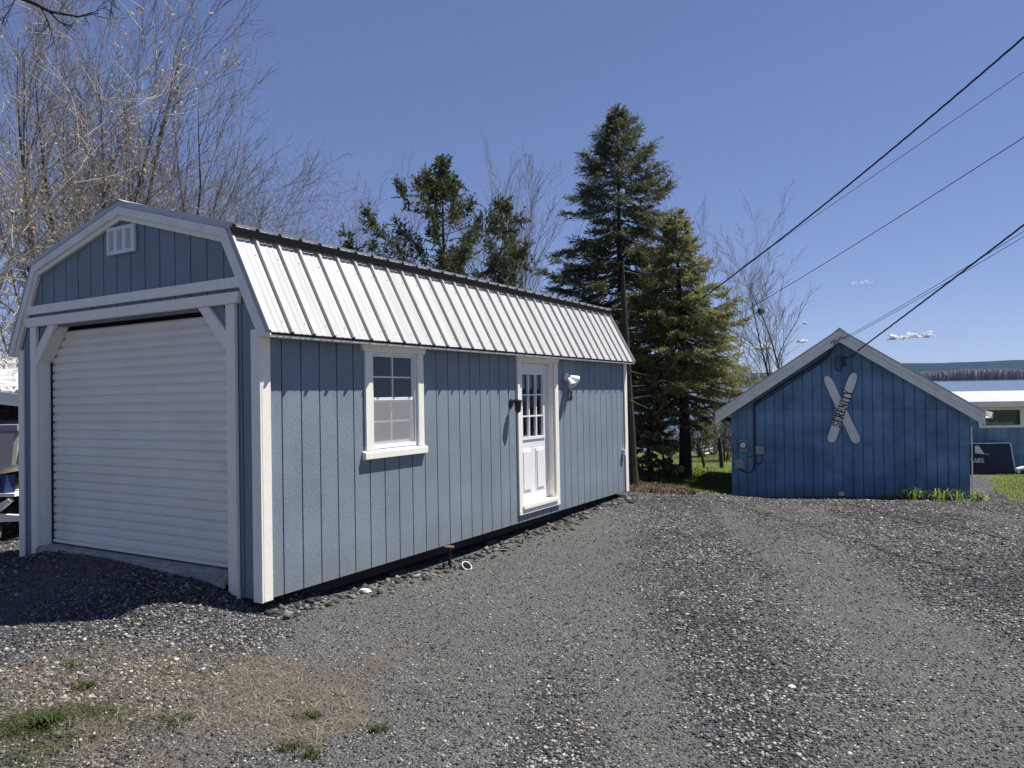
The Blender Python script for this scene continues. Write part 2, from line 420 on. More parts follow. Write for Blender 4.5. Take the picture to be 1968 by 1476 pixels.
for x in (.381, W - .393): mb = MB(); mb.box(x, x + .012, .112, .122, .17, 2.2); mb.build('door_track', M['shade_and_track'], roll)
mb = MB(); mb.box(.383, W - .383, -.02, .20, .085, .163); mb.box(.383, W - .383, -.045, -.0205, .06, .146); mb.build('door_sill', M['concrete'], shed, bevel=.006)
# gable vent
mb = MB(); mb.box(1.54, 1.94, -.012, .013, 2.83, 2.86); mb.box(1.54, 1.94, -.012, .013, 3.04, 3.07)
for x in (1.54, 1.643, 1.7675, 1.892): mb.box(x, x + (.048 if x > 1.6 else .03), -.0121, .0131, 2.8605, 3.0395)
vent = mb.build('gable_vent', M['vent'], shed)
mb = MB()
for k in range(14): z = 2.862 + k * .0127; mb.add([(1.57, -.009, z), (1.91, -.009, z), (1.91, -.003, z + .0118), (1.57, -.003, z + .0118)], [(0, 1, 2, 3)])
mb.build('louvre', M['vent'], vent); mb = MB(); mb.box(1.55, 1.93, .0135, .0205, 2.85, 3.05); mb.build('screen', M['dark'], vent)
# roof: ribbed panels
def panel(mb, p0, p1, y0, y1, pitch=.2286, rib=.025, th=.012):
    """p0 = (x,z) low edge, p1 = (x,z) high edge"""
    dx, dz = p1[0] - p0[0], p1[1] - p0[1]; l = math.hypot(dx, dz); n = (-dz / l, dx / l)
    if n[1] < 0: n = (-n[0], -n[1])
    pr = [(y0, 0)]; k = 0; y = y0 + .005
    while y < y1 - .05:
        pr += [(y, 0), (y + .003, rib), (y + .024, rib), (y + .040, 0)]
        for m in (.105, .165):
            if y + m + .03 < y1: pr += [(y + m, 0), (y + m + .008, .004), (y + m + .020, .004), (y + m + .028, 0)]
        y += pitch
    pr += [(y1 - .052, 0), (y1 - .049, rib), (y1 - .015, rib), (y1 - .004, 0), (y1, 0)]
    pr = sorted(pr); N = len(pr); vs = []
    for (px, pz) in (p0, p1):
        for t in (0, 1):
            for (y, h) in pr: hh = h - (th if t else 0); vs.append((px + n[0] * hh, y, pz + n[1] * hh))
    fs = []
    for i in range(N - 1):
        fs.append((i, i + 1, 2 * N + i + 1, 2 * N + i)); fs.append((N + i, 3 * N + i, 3 * N + i + 1, N + i + 1))
        fs.append((i, N + i, N + i + 1, i + 1)); fs.append((2 * N + i, 2 * N + i + 1, 3 * N + i + 1, 3 * N + i))
    mb.add(vs, fs)
OY = .036
mb = MB()
for s in (0, 1):
    f = (lambda x: x) if s == 0 else (lambda x: W - x)
    panel(mb, (f(-EX - .006), EZ + .006), (f(BX - .01), BZ - .004), -OY, L + OY)
    sl_ = (PZ - BZ) / (W / 2 - BX); ov = .075
    panel(mb, (f(BX - ov), BZ + .028 - sl_ * ov), (f(W / 2), PZ + .028), -OY, L + OY)
roof = mb.build('roof', M['roof'], shed)
mb = MB()
mb.prism([(W / 2 - .16, PZ + .026 - .16 * sl_ + .02), (W / 2, PZ + .062), (W / 2 + .16, PZ + .026 - .16 * sl_ + .02), (W / 2, PZ + .055)], -OY - .004, L + OY + .004); mb.build('ridge_cap', M['roof'], roof)
mb = MB()
for f in ((lambda x: x), (lambda x: W - x)):
    q = [(f(BX - .05), BZ - .05 * sl_ + .001), (f(W / 2), PZ + .001), (f(W / 2), PZ + .028), (f(BX - .05), BZ - .05 * sl_ + .028)]
    mb.prism(q if f(0) == 0 else q[::-1], -OY - .003, -OY + .02)
mb.build('edge_trim', M['flash'], roof)
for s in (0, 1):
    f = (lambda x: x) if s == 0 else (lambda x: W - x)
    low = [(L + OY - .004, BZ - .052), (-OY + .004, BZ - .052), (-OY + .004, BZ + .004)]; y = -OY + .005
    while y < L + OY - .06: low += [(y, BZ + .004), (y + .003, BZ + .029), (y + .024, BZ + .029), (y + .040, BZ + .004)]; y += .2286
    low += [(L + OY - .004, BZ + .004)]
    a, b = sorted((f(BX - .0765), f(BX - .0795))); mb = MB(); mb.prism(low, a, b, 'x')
    mb.build('shade_strip', M['shade_and_track'], roof)  # dark strip paints the overhang's shade and closes the rib ends
mb = MB(); mb.lathe([(0, .007), (.006, .005)], (0, 0, 0), (.88, 0, .47), 6); scr = mb.build('screw', M['steelgrey'], roof); first_ = True
for y in np.arange(.21, L, .2286):           # screws along the lower panels
    for zt in (.10, .75):
        o = scr if first_ else scr.copy(); o.location = (W + EX + .006 - zt * (BX + EX), y - .055, EZ + zt * (BZ - EZ) + .010)
        if not first_: COL.objects.link(o); o.parent = roof
        first_ = False
mb = MB()
for s in (0, 1):
    a, b = sorted((W + .005, W + EX - .004)) if s else sorted((-EX + .004, -.005))
    mb.box(a, b, -.03, L + .03, EZ - .028, EZ - .014)
mb.build('soffit', M['trim2'], shed)
# window
y0, y1, z0, z1 = WIN
mb = MB(); mb.prism([(y0 - .125, 1.945), (y1 + .105, 1.945), (y1 + .125, 1.998), (y0 - .145, 1.998)], W - .022, W + .008, 'x')
win = mb.build('window', M['trim'], shed)
for a, b in ((y0 - .10, y0), (y1, y1 + .09)): mb = MB(); mb.box(W - .022, W + .001, a, b, 1.052, 1.9445); mb.build('casing', M['trim'], win, bevel=.003)
mb = MB(); mb.prism([(W - .022, .968), (W + .022, .975), (W + .022, 1.035), (W - .022, 1.0515)], y0 - .135, y1 + .115, 'y'); mb.build('sill', M['trim'], win, bevel=.003)
fx0, fx1 = W - .075, W - .03
mb = MB(); mb.box(fx0, W - .0225, y0, y0 + .028, z0, z1); mb.box(fx0, W - .0225, y1 - .028, y1, z0, z1)
mb.box(fx0, W - .0225, y0 + .028, y1 - .028, z1 - .03, z1); mb.box(fx0, W - .0225, y0 + .028, y1 - .028, z0, z0 + .035); mb.build('frame', M['door'], win)
zm = 1.50
for (s0, s1, dx, nm) in ((zm, z1 - .03, 0, 'upper_sash'), (z0 + .035, zm, -.018, 'lower_sash')):
    ya, yb = y0 + .028, y1 - .028; xa, xb = fx0 + .012 + dx, fx0 + .030 + dx; mb = MB()
    mb.box(xa, xb, ya, ya + .02, s0, s1); mb.box(xa, xb, yb - .02, yb, s0, s1)
    mb.box(xa, xb + (.012 if dx == 0 else 0), ya + .02, yb - .02, s0, s0 + .028); mb.box(xa, xb, ya + .02, yb - .02, s1 - .016, s1)
    ym, zz = (ya + yb) / 2, (s0 + s1) / 2 + .006
    mb.box(xa + .004, xb - .003, ym - .007, ym + .007, s0 + .028, s1 - .016); mb.box(xa + .0045, xb - .0035, ya + .02, yb - .02, zz - .007, zz + .007)
    mb.build('sash', M['door'], win)
    mb = MB(); mb.box(xa + .006, xa + .009, ya + .02, yb - .02, s0 + .028, s1 - .016); mb.build('pane', M['glass'], win)
t_ = NT('insect_screen'); t_.b.inputs['Base Color'].default_value = (.42, .42, .42, 1); t_.b.inputs['Roughness'].default_value = .9
tr_ = t_.n('BsdfTransparent'); mx_ = t_.n('MixShader'); mx_.inputs[0].default_value = .55
t_.l(tr_.outputs[0], mx_.inputs[1]); t_.l(t_.b.outputs[0], mx_.inputs[2]); t_.l(mx_.outputs[0], t_.t.nodes['Material Output'].inputs['Surface'])
mb = MB(); mb.add([(W - .034, y0 + .028, z0 + .035), (W - .034, y1 - .028, z0 + .035), (W - .034, y1 - .028, zm + .008), (W - .034, y0 + .028, zm + .008)], [(0, 1, 2, 3)]); mb.build('screen', t_.m, win)
# entry door
y0, y1, z0, z1 = DOOR
mb = MB(); mb.box(W - .022, W + .002, y0 - .095, y0, .145, 1.951); mb.box(W - .022, W + .002, y1, y1 + .095, .145, 1.951)
mb.prism([(y0 - .10, 1.952), (y1 + .10, 1.952), (y1 + .115, 1.998), (y0 - .115, 1.998)], W - .022, W + .010, 'x')
mb.box(W - .022, W + .004, y0 - .095, y1 + .095, .09, .1445); mb.build('door_casing', M['trim'], shed, bevel=.003)
mb = MB(); mb.box(W - .14, W - .0225, y0, y0 + .02, z0 + .05, z1 - .02); mb.box(W - .14, W - .0225, y1 - .02, y1, z0 + .05, z1 - .02); mb.box(W - .14, W - .0225, y0, y1, z1 - .0195, z1)
mb.build('door_jamb', M['trim'], shed)
mb = MB(); mb.box(W - .14, W + .022, y0 - .02, y1 + .02, .150, .198); mb.build('threshold', M['trim'], shed, bevel=.004)
dx = W - .10; d0, d1, b0, b1 = y0 + .022, y1 - .022, .205, z1 - .022
ga, gb, gc, gd = d0 + .135, d1 - .135, 1.0, 1.80    # glazed opening
mb = MB(); mb.box(dx - .04, dx, d0, ga, b0, b1); mb.box(dx - .04, dx, gb, d1, b0, b1); mb.box(dx - .04, dx, ga, gb, gd, b1); mb.box(dx - .04, dx, ga, gb, b0, gc)
for (p, q) in ((d0 + .12, (d0 + d1) / 2 - .055), ((d0 + d1) / 2 + .055, d1 - .12)):    # raised panels
    for k, (e, h) in enumerate(((0, .006), (.03, .016))):
        mb.prism([(p + e, .33 + e), (q - e, .33 + e), (q - e, .86 - e), (p + e, .86 - e)], dx + .0005 + k * .006, dx + h, 'x')
door = mb.build('entry_door', M['door'], shed, bevel=.002)
mb = MB()
mb.box(dx - .03, dx + .012, ga - .025, ga + .012, gc - .025, gd + .025); mb.box(dx - .03, dx + .012, gb - .012, gb + .025, gc - .025, gd + .025)
mb.box(dx - .03, dx + .0115, ga + .012, gb - .012, gd - .012, gd + .025); mb.box(dx - .03, dx + .0115, ga + .012, gb - .012, gc - .025, gc + .012)
for k in (1, 2):
    y = ga + (gb - ga) * k / 3; mb.box(dx - .028, dx + .008, y - .011, y + .011, gc + .012, gd - .012)
    z = gc + (gd - gc) * k / 3; mb.box(dx - .0285, dx + .0075, ga + .012, gb - .012, z - .009, z + .009)
mb.build('glazing_grid', M['door'], door)
mb = MB(); mb.box(dx - .022, dx - .019, ga, gb, gc, gd); mb.build('pane', M['glass'], door)
mb = MB(); mb.lathe([(0, .028), (.008, .028), (.012, .012), (.045, .012)], (dx, d0 + .065, 1.03), (1, 0, 0)); mb.tube([(dx + .045, d0 + .06, 1.03), (dx + .05, d0 + .11, 1.03), (dx + .047, d0 + .17, 1.028)], .009, 8)
mb.build('door_handle', M['brass'], door)
mb = MB(); mb.lathe([(0, .027), (.014, .024), (.02, .01)], (dx, d0 + .065, 1.16), (1, 0, 0)); mb.build('deadbolt', M['brass'], door)
# lights, number, small boxes on the long wall
SX = W - .022
mb = MB(); mb.lathe([(0, .062), (.018, .062), (.03, .05), (.034, .02)], (SX, 5.20, 1.765), (1, 0, 0), 16)
fl = mb.build('flood_light', M['vent'], shed, smooth=False)
for (p0, ax) in (((SX + .055, 5.235, 1.765), (.42, .80, -.32)), ((SX + .05, 5.185, 1.735), (.62, -.15, -.75))):
    mb = MB(); mb.tube([(SX + .03, 5.20, 1.76), p0], .012, 8); p = np.array(p0); a = _unit(np.array(ax))
    mb.lathe([(-.02, .018), (0, .028), (.03, .034), (.075, .046), (.115, .058), (.118, .052), (.08, .03)], p, a, 16); h = mb.build('lamp_head', M['vent'], fl)
    mb2 = MB(); mb2.lathe([(.06, .03), (.085, .044), (.10, .03), (.104, .01)], p, a, 14); mb2.build('bulb', M['glass'], fl)
mb = MB(); mb.lathe([(0, .05), (.01, .05), (.014, .02)], (SX, 3.74, 1.44), (1, 0, 0), 10)
mb.tube([(SX + .01, 3.74, 1.44), (SX + .07, 3.74, 1.485), (SX + .10, 3.735, 1.46)], .010, 6)
mb.lathe([(-.01, .012), (.0, .05), (.02, .055), (.025, .045), (.13, .035), (.14, .02), (.15, .008)], (SX + .10, 3.735, 1.47), (0, 0, -1), 8); mb.build('wall_lantern', M['black'], shed)
mb = MB(); mb.box(SX, SX + .05, 7.10, 7.17, .575, .66); mb.box(SX + .05, SX + .058, 7.095, 7.175, .57, .668); mb.build('outlet_box', M['vent'], shed)

# slab-serif lettering drawn from strokes: unit height 1
def stroke(mb, pts, w, T, d0, d1):
    for (a, b) in zip(pts, pts[1:]):
        dx, dz = b[0] - a[0], b[1] - a[1]; l = math.hypot(dx, dz) or 1e-6; n = (-dz / l * w / 2, dx / l * w / 2); e = (dx / l * w * .18, dz / l * w * .18)
        q = [(a[0] + n[0] - e[0], a[1] + n[1] - e[1]), (b[0] + n[0] + e[0], b[1] + n[1] + e[1]), (b[0] - n[0] + e[0], b[1] - n[1] + e[1]), (a[0] - n[0] - e[0], a[1] - n[1] - e[1])]
        vs = [T(p, d0) for p in q] + [T(p, d1) for p in q]
        mb.add(vs, [(0, 1, 2, 3), (7, 6, 5, 4), (0, 4, 5, 1), (1, 5, 6, 2), (2, 6, 7, 3), (3, 7, 4, 0)])
def arc(cx, cz, rx, rz, a0, a1, n=8): return [(cx + rx * math.cos(R(a0 + (a1 - a0) * k / n)), cz + rz * math.sin(R(a0 + (a1 - a0) * k / n))) for k in range(n + 1)]
K, Q = .19, .09
GL = {'S': (.62, [(arc(.31, .74, .22, .21, 20, 270), .14), (arc(.31, .27, .23, .22, 90, -160), .14), ([(.53, .98), (.53, .74)], Q), ([(.08, .02), (.08, .28)], Q)]),
      'E': (.64, [([(.16, 0), (.16, 1)], K), ([(.02, .96), (.58, .96)], Q), ([(.02, .04), (.60, .04)], Q), ([(.2, .5), (.46, .5)], Q), ([(.56, .98), (.56, .74)], Q), ([(.58, .02), (.58, .28)], Q), ([(.45, .38), (.45, .62)], Q)]),
      'R': (.72, [([(.16, 0), (.16, 1)], K), ([(.02, .96), (.4, .96)], Q), (arc(.38, .74, .18, .21, 90, -90), K), ([(.2, .5), (.4, .5)], Q), ([(.34, .5), (.6, .02)], K), ([(.02, .04), (.3, .04)], Q), ([(.5, .04), (.7, .04)], Q)]),
      'N': (.78, [([(.14, 0), (.14, 1)], .11), ([(.62, 0), (.62, 1)], .11), ([(.12, .95), (.62, .05)], K), ([(.0, .96), (.26, .96)], Q), ([(.0, .04), (.28, .04)], Q), ([(.48, .96), (.76, .96)], Q)]),
      'I': (.36, [([(.17, 0), (.17, 1)], K), ([(.02, .96), (.32, .96)], Q), ([(.02, .04), (.32, .04)], Q)]),
      'T': (.66, [([(.32, 0), (.32, 1)], K), ([(.02, .95), (.62, .95)], Q + .02), ([(.04, .98), (.04, .72)], Q), ([(.60, .98), (.60, .72)], Q), ([(.16, .04), (.48, .04)], Q)]),
      'Y': (.74, [([(.36, 0), (.36, .48)], K), ([(.36, .46), (.1, .96)], K), ([(.36, .46), (.62, .96)], .1), ([(.0, .96), (.26, .96)], Q), ([(.5, .96), (.74, .96)], Q), ([(.2, .04), (.52, .04)], Q)]),
      'L': (.62, [([(.16, 0), (.16, 1)], K), ([(.02, .96), (.32, .96)], Q), ([(.02, .04), (.56, .04)], Q), ([(.55, .02), (.55, .3)], Q)]),
      'A': (.76, [([(.12, .02), (.36, .98)], .1), ([(.36, .98), (.62, .02)], K), ([(.2, .34), (.52, .34)], Q), ([(.0, .04), (.24, .04)], Q), ([(.48, .04), (.74, .04)], Q)]),
      'K': (.76, [([(.16, 0), (.16, 1)], K), ([(.2, .42), (.6, .95)], .11), ([(.32, .58), (.62, .05)], K), ([(.02, .96), (.3, .96)], Q), ([(.02, .04), (.3, .04)], Q), ([(.48, .96), (.72, .96)], Q), ([(.5, .04), (.76, .04)], Q)]),
      '1': (.46, [([(.25, 0), (.25, 1)], .2), ([(.25, .97), (.06, .84)], .1), ([(.05, .04), (.45, .04)], Q)]),
      '8': (.60, [(arc(.3, .75, .17, .2, 0, 360, 14), .16), (arc(.3, .27, .21, .23, 0, 360, 14), .17)])}
def lettering(mb, text, h, T, d0, d1, gap=.06, sx=1.0):
    """T(p, depth): p in metres along the line of writing and up"""
    x = 0; tot = sum(GL[c][0] + gap for c in text) - gap
    for i, c in enumerate(text):
        wd, st = GL[c]
        for j, (pts, w) in enumerate(st):
            e = .0004 * (j + 1)
            stroke(mb, [((x + p[0] - tot / 2) * h * sx, (p[1] - .5) * h) for p in pts], w * h * (sx + 1) / 2, T, d0, d1 + e)
        x += wd + gap
mb = MB(); lettering(mb, '18', .125, lambda p, d: (SX + d, 5.31 + p[0], 1.52 + p[1]), 0, .006, gap=.12); mb.build('house_number', M['number'], shed)
for x in (.16, W - .28): mb = MB(); mb.box(x, x + .10, .06, L - .06, -.13, -.001); mb.build('skid', M['skid'], shed)
for x in (1.1, 2.2): mb = MB(); mb.box(x, x + .10, .06, L - .06, -.13, -.001); mb.build('skid', M['skid'], shed)
mb = MB()
for y in (1.6, 3.3, 5.1, 6.9): mb = MB(); mb.box(W - .42, W - .10, y, y + .22, -.30, -.131); mb.build('support_block', M['skid'], shed)

# ------------------------------------------------------------------ the gable-fronted blue shed (its own frame: x along the front, y back, z up)
GP = np.array([4.554, 15.75, -.645]); GA = -.3947
ca, sa = math.cos(GA), math.sin(GA)
gmat = Matrix([[ca, -sa, 0, GP[0]], [sa, ca, 0, GP[1]], [0, 0, 1, GP[2]], [0, 0, 0, 1]])
gs = empty('gable_shed', mat=gmat)
tag(gs, 'deep blue gable fronted shed with white rake boards and crossed skis on its wall', 'shed')
GW, GD = 4.30, 3.6
AX, AZ = 2.10, 3.272                      # apex of the roof surface
SLL, SLR = .676, .667
def g_roof(x): return AZ - (AX - x) * SLL if x < AX else AZ - (x - AX) * SLR
gface = lambda a, o, z: (a, -o, z)
mb = MB(); planks(mb, 0, GW, .135, .1815, -.12, lambda a: g_roof(a) - .07, [(-1, 9, 1.722, 1.732)], gface, 0, .022, brk=(AX,), GROOVE=.017)
backing(mb, 0.005, GW - .005, -.1, lambda a: g_roof(a) - .075, [], gface, -.0225, .06, brk=(AX,)); mb.build('front_wall', M['siding2'], gs)
mb = MB()
for (x0, x1, top) in ((0.0, .06, g_roof(0) - .08), (GW - .06, GW, g_roof(GW) - .08)): mb = MB(); mb.box(x0, x1, .07, GD, -.1, top); mb.build('side_wall', M['siding2'], gs)
mb = MB(); backing(mb, 0, GW, -.1, lambda a: g_roof(a) - .075, [], lambda a, o, z: (a, GD + .0 + o + .06, z), 0, .06, brk=(AX,)); mb.build('rear_wall', M['siding2'], gs)
XL, XR, OV = -.29, 4.53, .22
mb = MB()
for (xa, xb) in ((XL, AX), (AX, XR)):
    za, zb = g_roof(xa), g_roof(xb)
    q = [(xa, za), (xb, zb), (xb, zb + .03), (xa, za + .03)]; mb.prism(q, -OV - .02, GD + .3)
groof = mb.build('roof', M['roof'], gs)
mb = MB(); mb.prism([(AX - .12, AZ - .12 * SLL + .032), (AX, AZ + .034), (AX + .12, AZ - .12 * SLR + .032), (AX, AZ + .05)], -OV - .024, GD + .3); mb.build('ridge_cap', M['flash'], groof)
for (xa, xb) in ((XL, AX), (AX, XR)):
    za, zb = g_roof(xa), g_roof(xb); mb = MB()
    mb.prism([(xa, za - .235), (xb, zb - .235), (xb, zb - .085), (xa, za - .085)], -OV, -OV + .03)
    mb.prism([(xa, za - .084), (xb, zb - .084), (xb, zb - .002), (xa, za - .002)], -OV - .016, -OV + .03)
    mb.build('rake_board', M['trim2'], gs)
    mb = MB(); mb.prism([(xa, za - .06), (xb, zb - .06), (xb, zb - .045), (xa, za - .045)], -OV + .031, -.002); mb.build('soffit', M['trim2'], gs)
mb = MB()
for yb in (-OV + .0305, ): pass
mb.prism([(XR + .005, g_roof(XR) - .10), (XR + .11, g_roof(XR) - .10), (XR + .12, g_roof(XR) + .01), (XR + .105, g_roof(XR) + .01), (XR + .09, g_roof(XR) - .08), (XR + .005, g_roof(XR) - .08)], -OV - .01, GD + .2); mb.build('gutter', M['trim2'], gs)
mb = MB(); mb.tube([(GW + .03, -.03, 1.40), (GW + .03, -.03, .02)], .012, 8); mb.build('downpipe', M['trim2'], gs)
# meter, boxes, conduit and cables on the wall
mb = MB(); mb.box(.165, .325, -.06, -.001, .835, 1.095); mtr = mb.build('electric_meter', M['steelgrey'], gs, bevel=.008)
mb = MB(); mb.lathe([(0, .078), (.02, .078), (.024, .070)], (.245, -.0605, .985), (0, -1, 0), 20); mb.build('meter_ring', M['black'], mtr)
mb = MB(); mb.lathe([(0, .062), (.06, .058), (.075, .045)], (.243, -.0848, .985), (0, -1, 0), 18); mb.build('meter_dial', M['vent'], mtr)
mb = MB(); mb.tube([(.25, -.025, 1.095), (.25, -.025, 1.15)], .022, 8); mb.tube([(.25, -.025, 1.15), (.25, -.022, 1.70), (.30, -.022, 1.80), (.46, -.02, 1.86)], .010, 6); mb.build('conduit', M['steelgrey'], mtr)
mb = MB(); mb.box(.485, .655, -.075, -.001, .80, .972); mb.build('junction_box', M['steelgrey'], gs, bevel=.006)
dome = [(.072, .50), (.262, .50), (.262, .61)] + [(.167 + .095 * math.cos(R(a)), .61 + .095 * math.sin(R(a))) for a in range(20, 161, 20)] + [(.072, .61)]
mb = MB(); mb.prism(dome[::-1], -.07, -.001); mb.build('phone_box', M['steelgrey'], gs)
mb = MB(); mb.box(2.045, 2.145, -.05, -.001, .01, .085); mb.build('outlet_box', M['vent'], gs)
mb = MB()
mb.tube([(1.90, -.05, 2.79), (1.70, -.04, 2.66), (1.2, -.03, 2.335), (.70, -.03, 2.0), (.475, -.03, 1.84), (.465, -.03, 1.78), (.462, -.03, 1.2), (.466, -.03, .62), (.45, -.03, .50)], .017, 6)
mb.tube([(1.86, -.05, 2.72), (1.2, -.028, 2.27), (.62, -.028, 1.89), (.50, -.028, 1.80)], .010, 6)
loop = [(.45, .50), (.43, .46), (.36, .42), (.27, .42), (.20, .46), (.18, .50)]; mb.tube([(x, -.035, z) for x, z in loop], .010, 5)
loop = [(.60, .80), (.62, .70), (.59, .62), (.53, .59), (.48, .62)]; mb.tube([(x, -.03, z) for x, z in loop], .009, 5)
loop = [(.30, .72), (.36, .75), (.46, .755)]; mb.tube([(x, -.03, z) for x, z in loop], .007, 5)
mb.build('cable', M['cable'], gs)
mb = MB()                                   # weatherhead loops at the peak
for pts in ([(1.885, -.05, 2.80), (1.93, -.15, 2.95), (1.96, -.25, 3.05), (2.04, -.27, 3.08)], [(1.90, -.05, 2.80), (1.98, -.15, 2.90), (2.06, -.25, 3.03), (2.10, -.27, 3.12)],
            [(2.10, -.27, 3.12), (2.18, -.28, 3.10), (2.24, -.27, 3.16)], [(2.02, -.26, 3.08), (2.0, -.25, 3.0), (2.02, -.25, 2.97)]):
    mb.tube(pts, .009, 5)
loop = [(2.10 + .055 * math.cos(R(a)) - .03 * math.sin(R(a) * .5), -.04, 2.62 + .14 * math.sin(R(a))) for a in range(70, 400, 22)]; mb.tube(loop, .009, 5)
mb.tube([(2.13, -.06, 2.72), (2.3, -.10, 2.745), (2.42, -.16, 2.83)], .012, 5)
mb.build('service_wires', M['cable'], gs)
mb = MB(); mb.box(2.12, 2.20, -.07, -.001, 2.62, 2.76); mb.lathe([(0, .045), (.06, .04)], (2.17, -.03, 2.60), (0, -1, 0), 8); mb.build('cable_clamp', M['black'], gs)
def gworld(p): return np.array(gmat @ Vector(p))

# crossed skis that hang on that wall
sk = empty('ski_sign', mat=gmat @ Matrix.Translation((2.13, -.012, 1.73)))
tag(sk, 'pair of crossed white water skis reading SERENITY hung on the deep blue gable wall', 'wall sign')
def ski(a, b, dep, name):
    a = np.array(a); b = np.array(b); t = b - a; l = np.linalg.norm(t); t /= l; n = np.array([-t[1], t[0]])
    out = []
    def wd(s):
        if s < .10: return .083 * math.sqrt(max(0, 1 - ((.10 - s) / .10) ** 2))
        if s > l - .16: return .078 * math.sqrt(max(0, 1 - ((s - l + .16) / .16) ** 2)) * .98
        return .083 - .006 * (s / l)
    S = [0, .004, .015, .03, .06, .10, .3, .6, l * .5, l - .5, l - .16, l - .1, l - .06, l - .03, l - .012, l - .003, l]
    S = sorted(S)
    for s in S: out.append(a + t * s + n * wd(s))
    for s in S[::-1][1:-1]: out.append(a + t * s - n * wd(s))
    mb = MB(); mb.prism([tuple(p) for p in out], dep - .022, dep); return mb.build(name, M['trim2'], sk), t, n
ski((.265, -.675), (-.285, .65), -.001, 'water_ski')
front_ski, tt, nn = ski((-.225, -.665), (.235, .705), -.026, 'water_ski')
mb = MB(); c0 = np.array([-.225, -.665]) + tt * .705
lettering(mb, 'SERENITY', .150, lambda p, d: (c0[0] + tt[0] * p[0] + nn[0] * p[1], -.0485 - d, c0[1] + tt[1] * p[0] + nn[1] * p[1]), 0, .004, gap=.045, sx=.92)
mb.build('lettering', M['number'], front_ski)

# ------------------------------------------------------------------ the low blue house behind, by the lake
lh = empty('low_house', (10.35, 19.0, -.72)); tag(lh, 'low blue house with flat white roof and one slider window, by the lake', 'house')
mb = MB(); planks(mb, 0, 5.6, .12, .2032, -.2, lambda a: 1.70, [(1.40, 2.46, 1.15, 1.58)], lambda a, o, z: (a, -o, z), 0)
backing(mb, 0, 5.6, -.2, lambda a: 1.70, [(1.40, 2.46, 1.15, 1.58)], lambda a, o, z: (a, -o, z), -.0085, .08); mb.build('front_wall', M['siding2'], lh)
for q_ in ((0, .08, .09, 4.6), (5.52, 5.6, .09, 4.6)): mb = MB(); mb.box(*q_, -.2, 1.70); mb.build('side_wall', M['siding2'], lh)
mb = MB(); mb.box(.085, 5.515, 4.5, 4.6, -.2, 1.70); mb.build('rear_wall', M['siding2'], lh)
mb = MB(); mb.prism([(-.35, 1.775), (3.0, 1.985), (5.0, 1.78), (5.0, 1.76), (3.0, 1.955), (-.35, 1.755)][::-1], -.1, 5.8, 'x'); mb.build('roof', M['roof'], lh)
mb = MB(); mb.box(-.1, 5.8, -.372, -.351, 1.64, 1.785); mb.box(-.1, 5.8, -.35, 0, 1.715, 1.73); mb.build('fascia', M['trim2'], lh)
mb = MB(); mb.box(1.36, 2.50, -.035, -.001, 1.11, 1.175); mb.box(1.36, 2.50, -.035, -.001, 1.555, 1.62); mb.box(1.36, 1.45, -.035, -.001, 1.1755, 1.5545); mb.box(2.41, 2.50, -.035, -.001, 1.1755, 1.5545)
hw = mb.build('window', M['trim'], lh)
mb = MB(); mb.box(1.45, 2.41, .02, .024, 1.175, 1.555); mb.build('pane', M['glass'], hw)
M['green_blind'] = pmat('green_grey_curtain', (.16, .18, .14), .2, 3, .8)
mb = MB(); mb.box(1.42, 2.44, .07, .075, 1.16, 1.57); mb.build('curtain', M['green_blind'], hw)
mb = MB(); mb.box(1.46, 2.28, .027, .05, 1.18, 1.25); mb.box(1.60, 1.66, .026, .051, 1.25, 1.275); mb.box(1.82, 1.87, .026, .051, 1.25, 1.29); mb.build('inner_sill', M['trim'], hw)
# boards leaning on its wall
M['navy'] = pmat('dark_navy_board', (.012, .018, .04), .25, 4, .6)
M['signblack'] = pmat('black_sign_board', (.010, .009, .010), .3, 6, .6)
def leaning(name, x0, x1, h, ybase, lean, m, frame=None):
    z = gz1((x0 + x1) / 2, ybase)
    e = empty(name, mat=Matrix.Translation((x0, ybase, z)) @ Matrix.Rotation(-lean, 4, 'X'))
    mb = MB(); mb.box(0, x1 - x0, -.02, 0, .0, h); mb.build('board', m, e)
    if frame:
        w = x1 - x0; mb = MB(); mb.box(-.001, w + .001, -.03, .004, h, h + .022); mb.box(w, w + .025, -.03, .004, 0, h + .001); mb.build('frame', frame, e)
    return e
e = leaning('framed_panel', 10.75, 12.42, .72, 18.72, .25, M['navy'], M['trim2']); tag(e, 'large dark navy panel with thin white frame leaning on the low house', 'panel')
e = leaning('lake_sign', 10.94, 11.62, .72, 18.38, .28, M['signblack']); tag(e, 'black sign with white lettering AKE and sail, leaning beside the deep blue shed', 'sign')
mb = MB(); lettering(mb, 'LAKE', .105, lambda p, d: (.40 + p[0], -.0205 - d, .34 + p[1]), 0, .004, gap=.08)
mb.build('lettering', M['vent'], e)
mb = MB(); mb.prism([(.40, .70), (.50, .70), (.60, .50), (.70, .495), (.70, .48), (.38, .52)], -.03, -.0205); mb.build('sail', M['vent'], e)
mb = MB(); z = gz1(12.5, 17.9); p0 = [(12.02, 17.95, z + .10), (11.98, 17.95, z + .18), (12.10, 17.95, z + .20), (14.6, 17.9, z + .13)]
mb.tube(p0, .045, 8); o = mb.build('downspout', M['vent'], None); tag(o, 'white length of downspout lying on the grass below the low house', 'downspout')

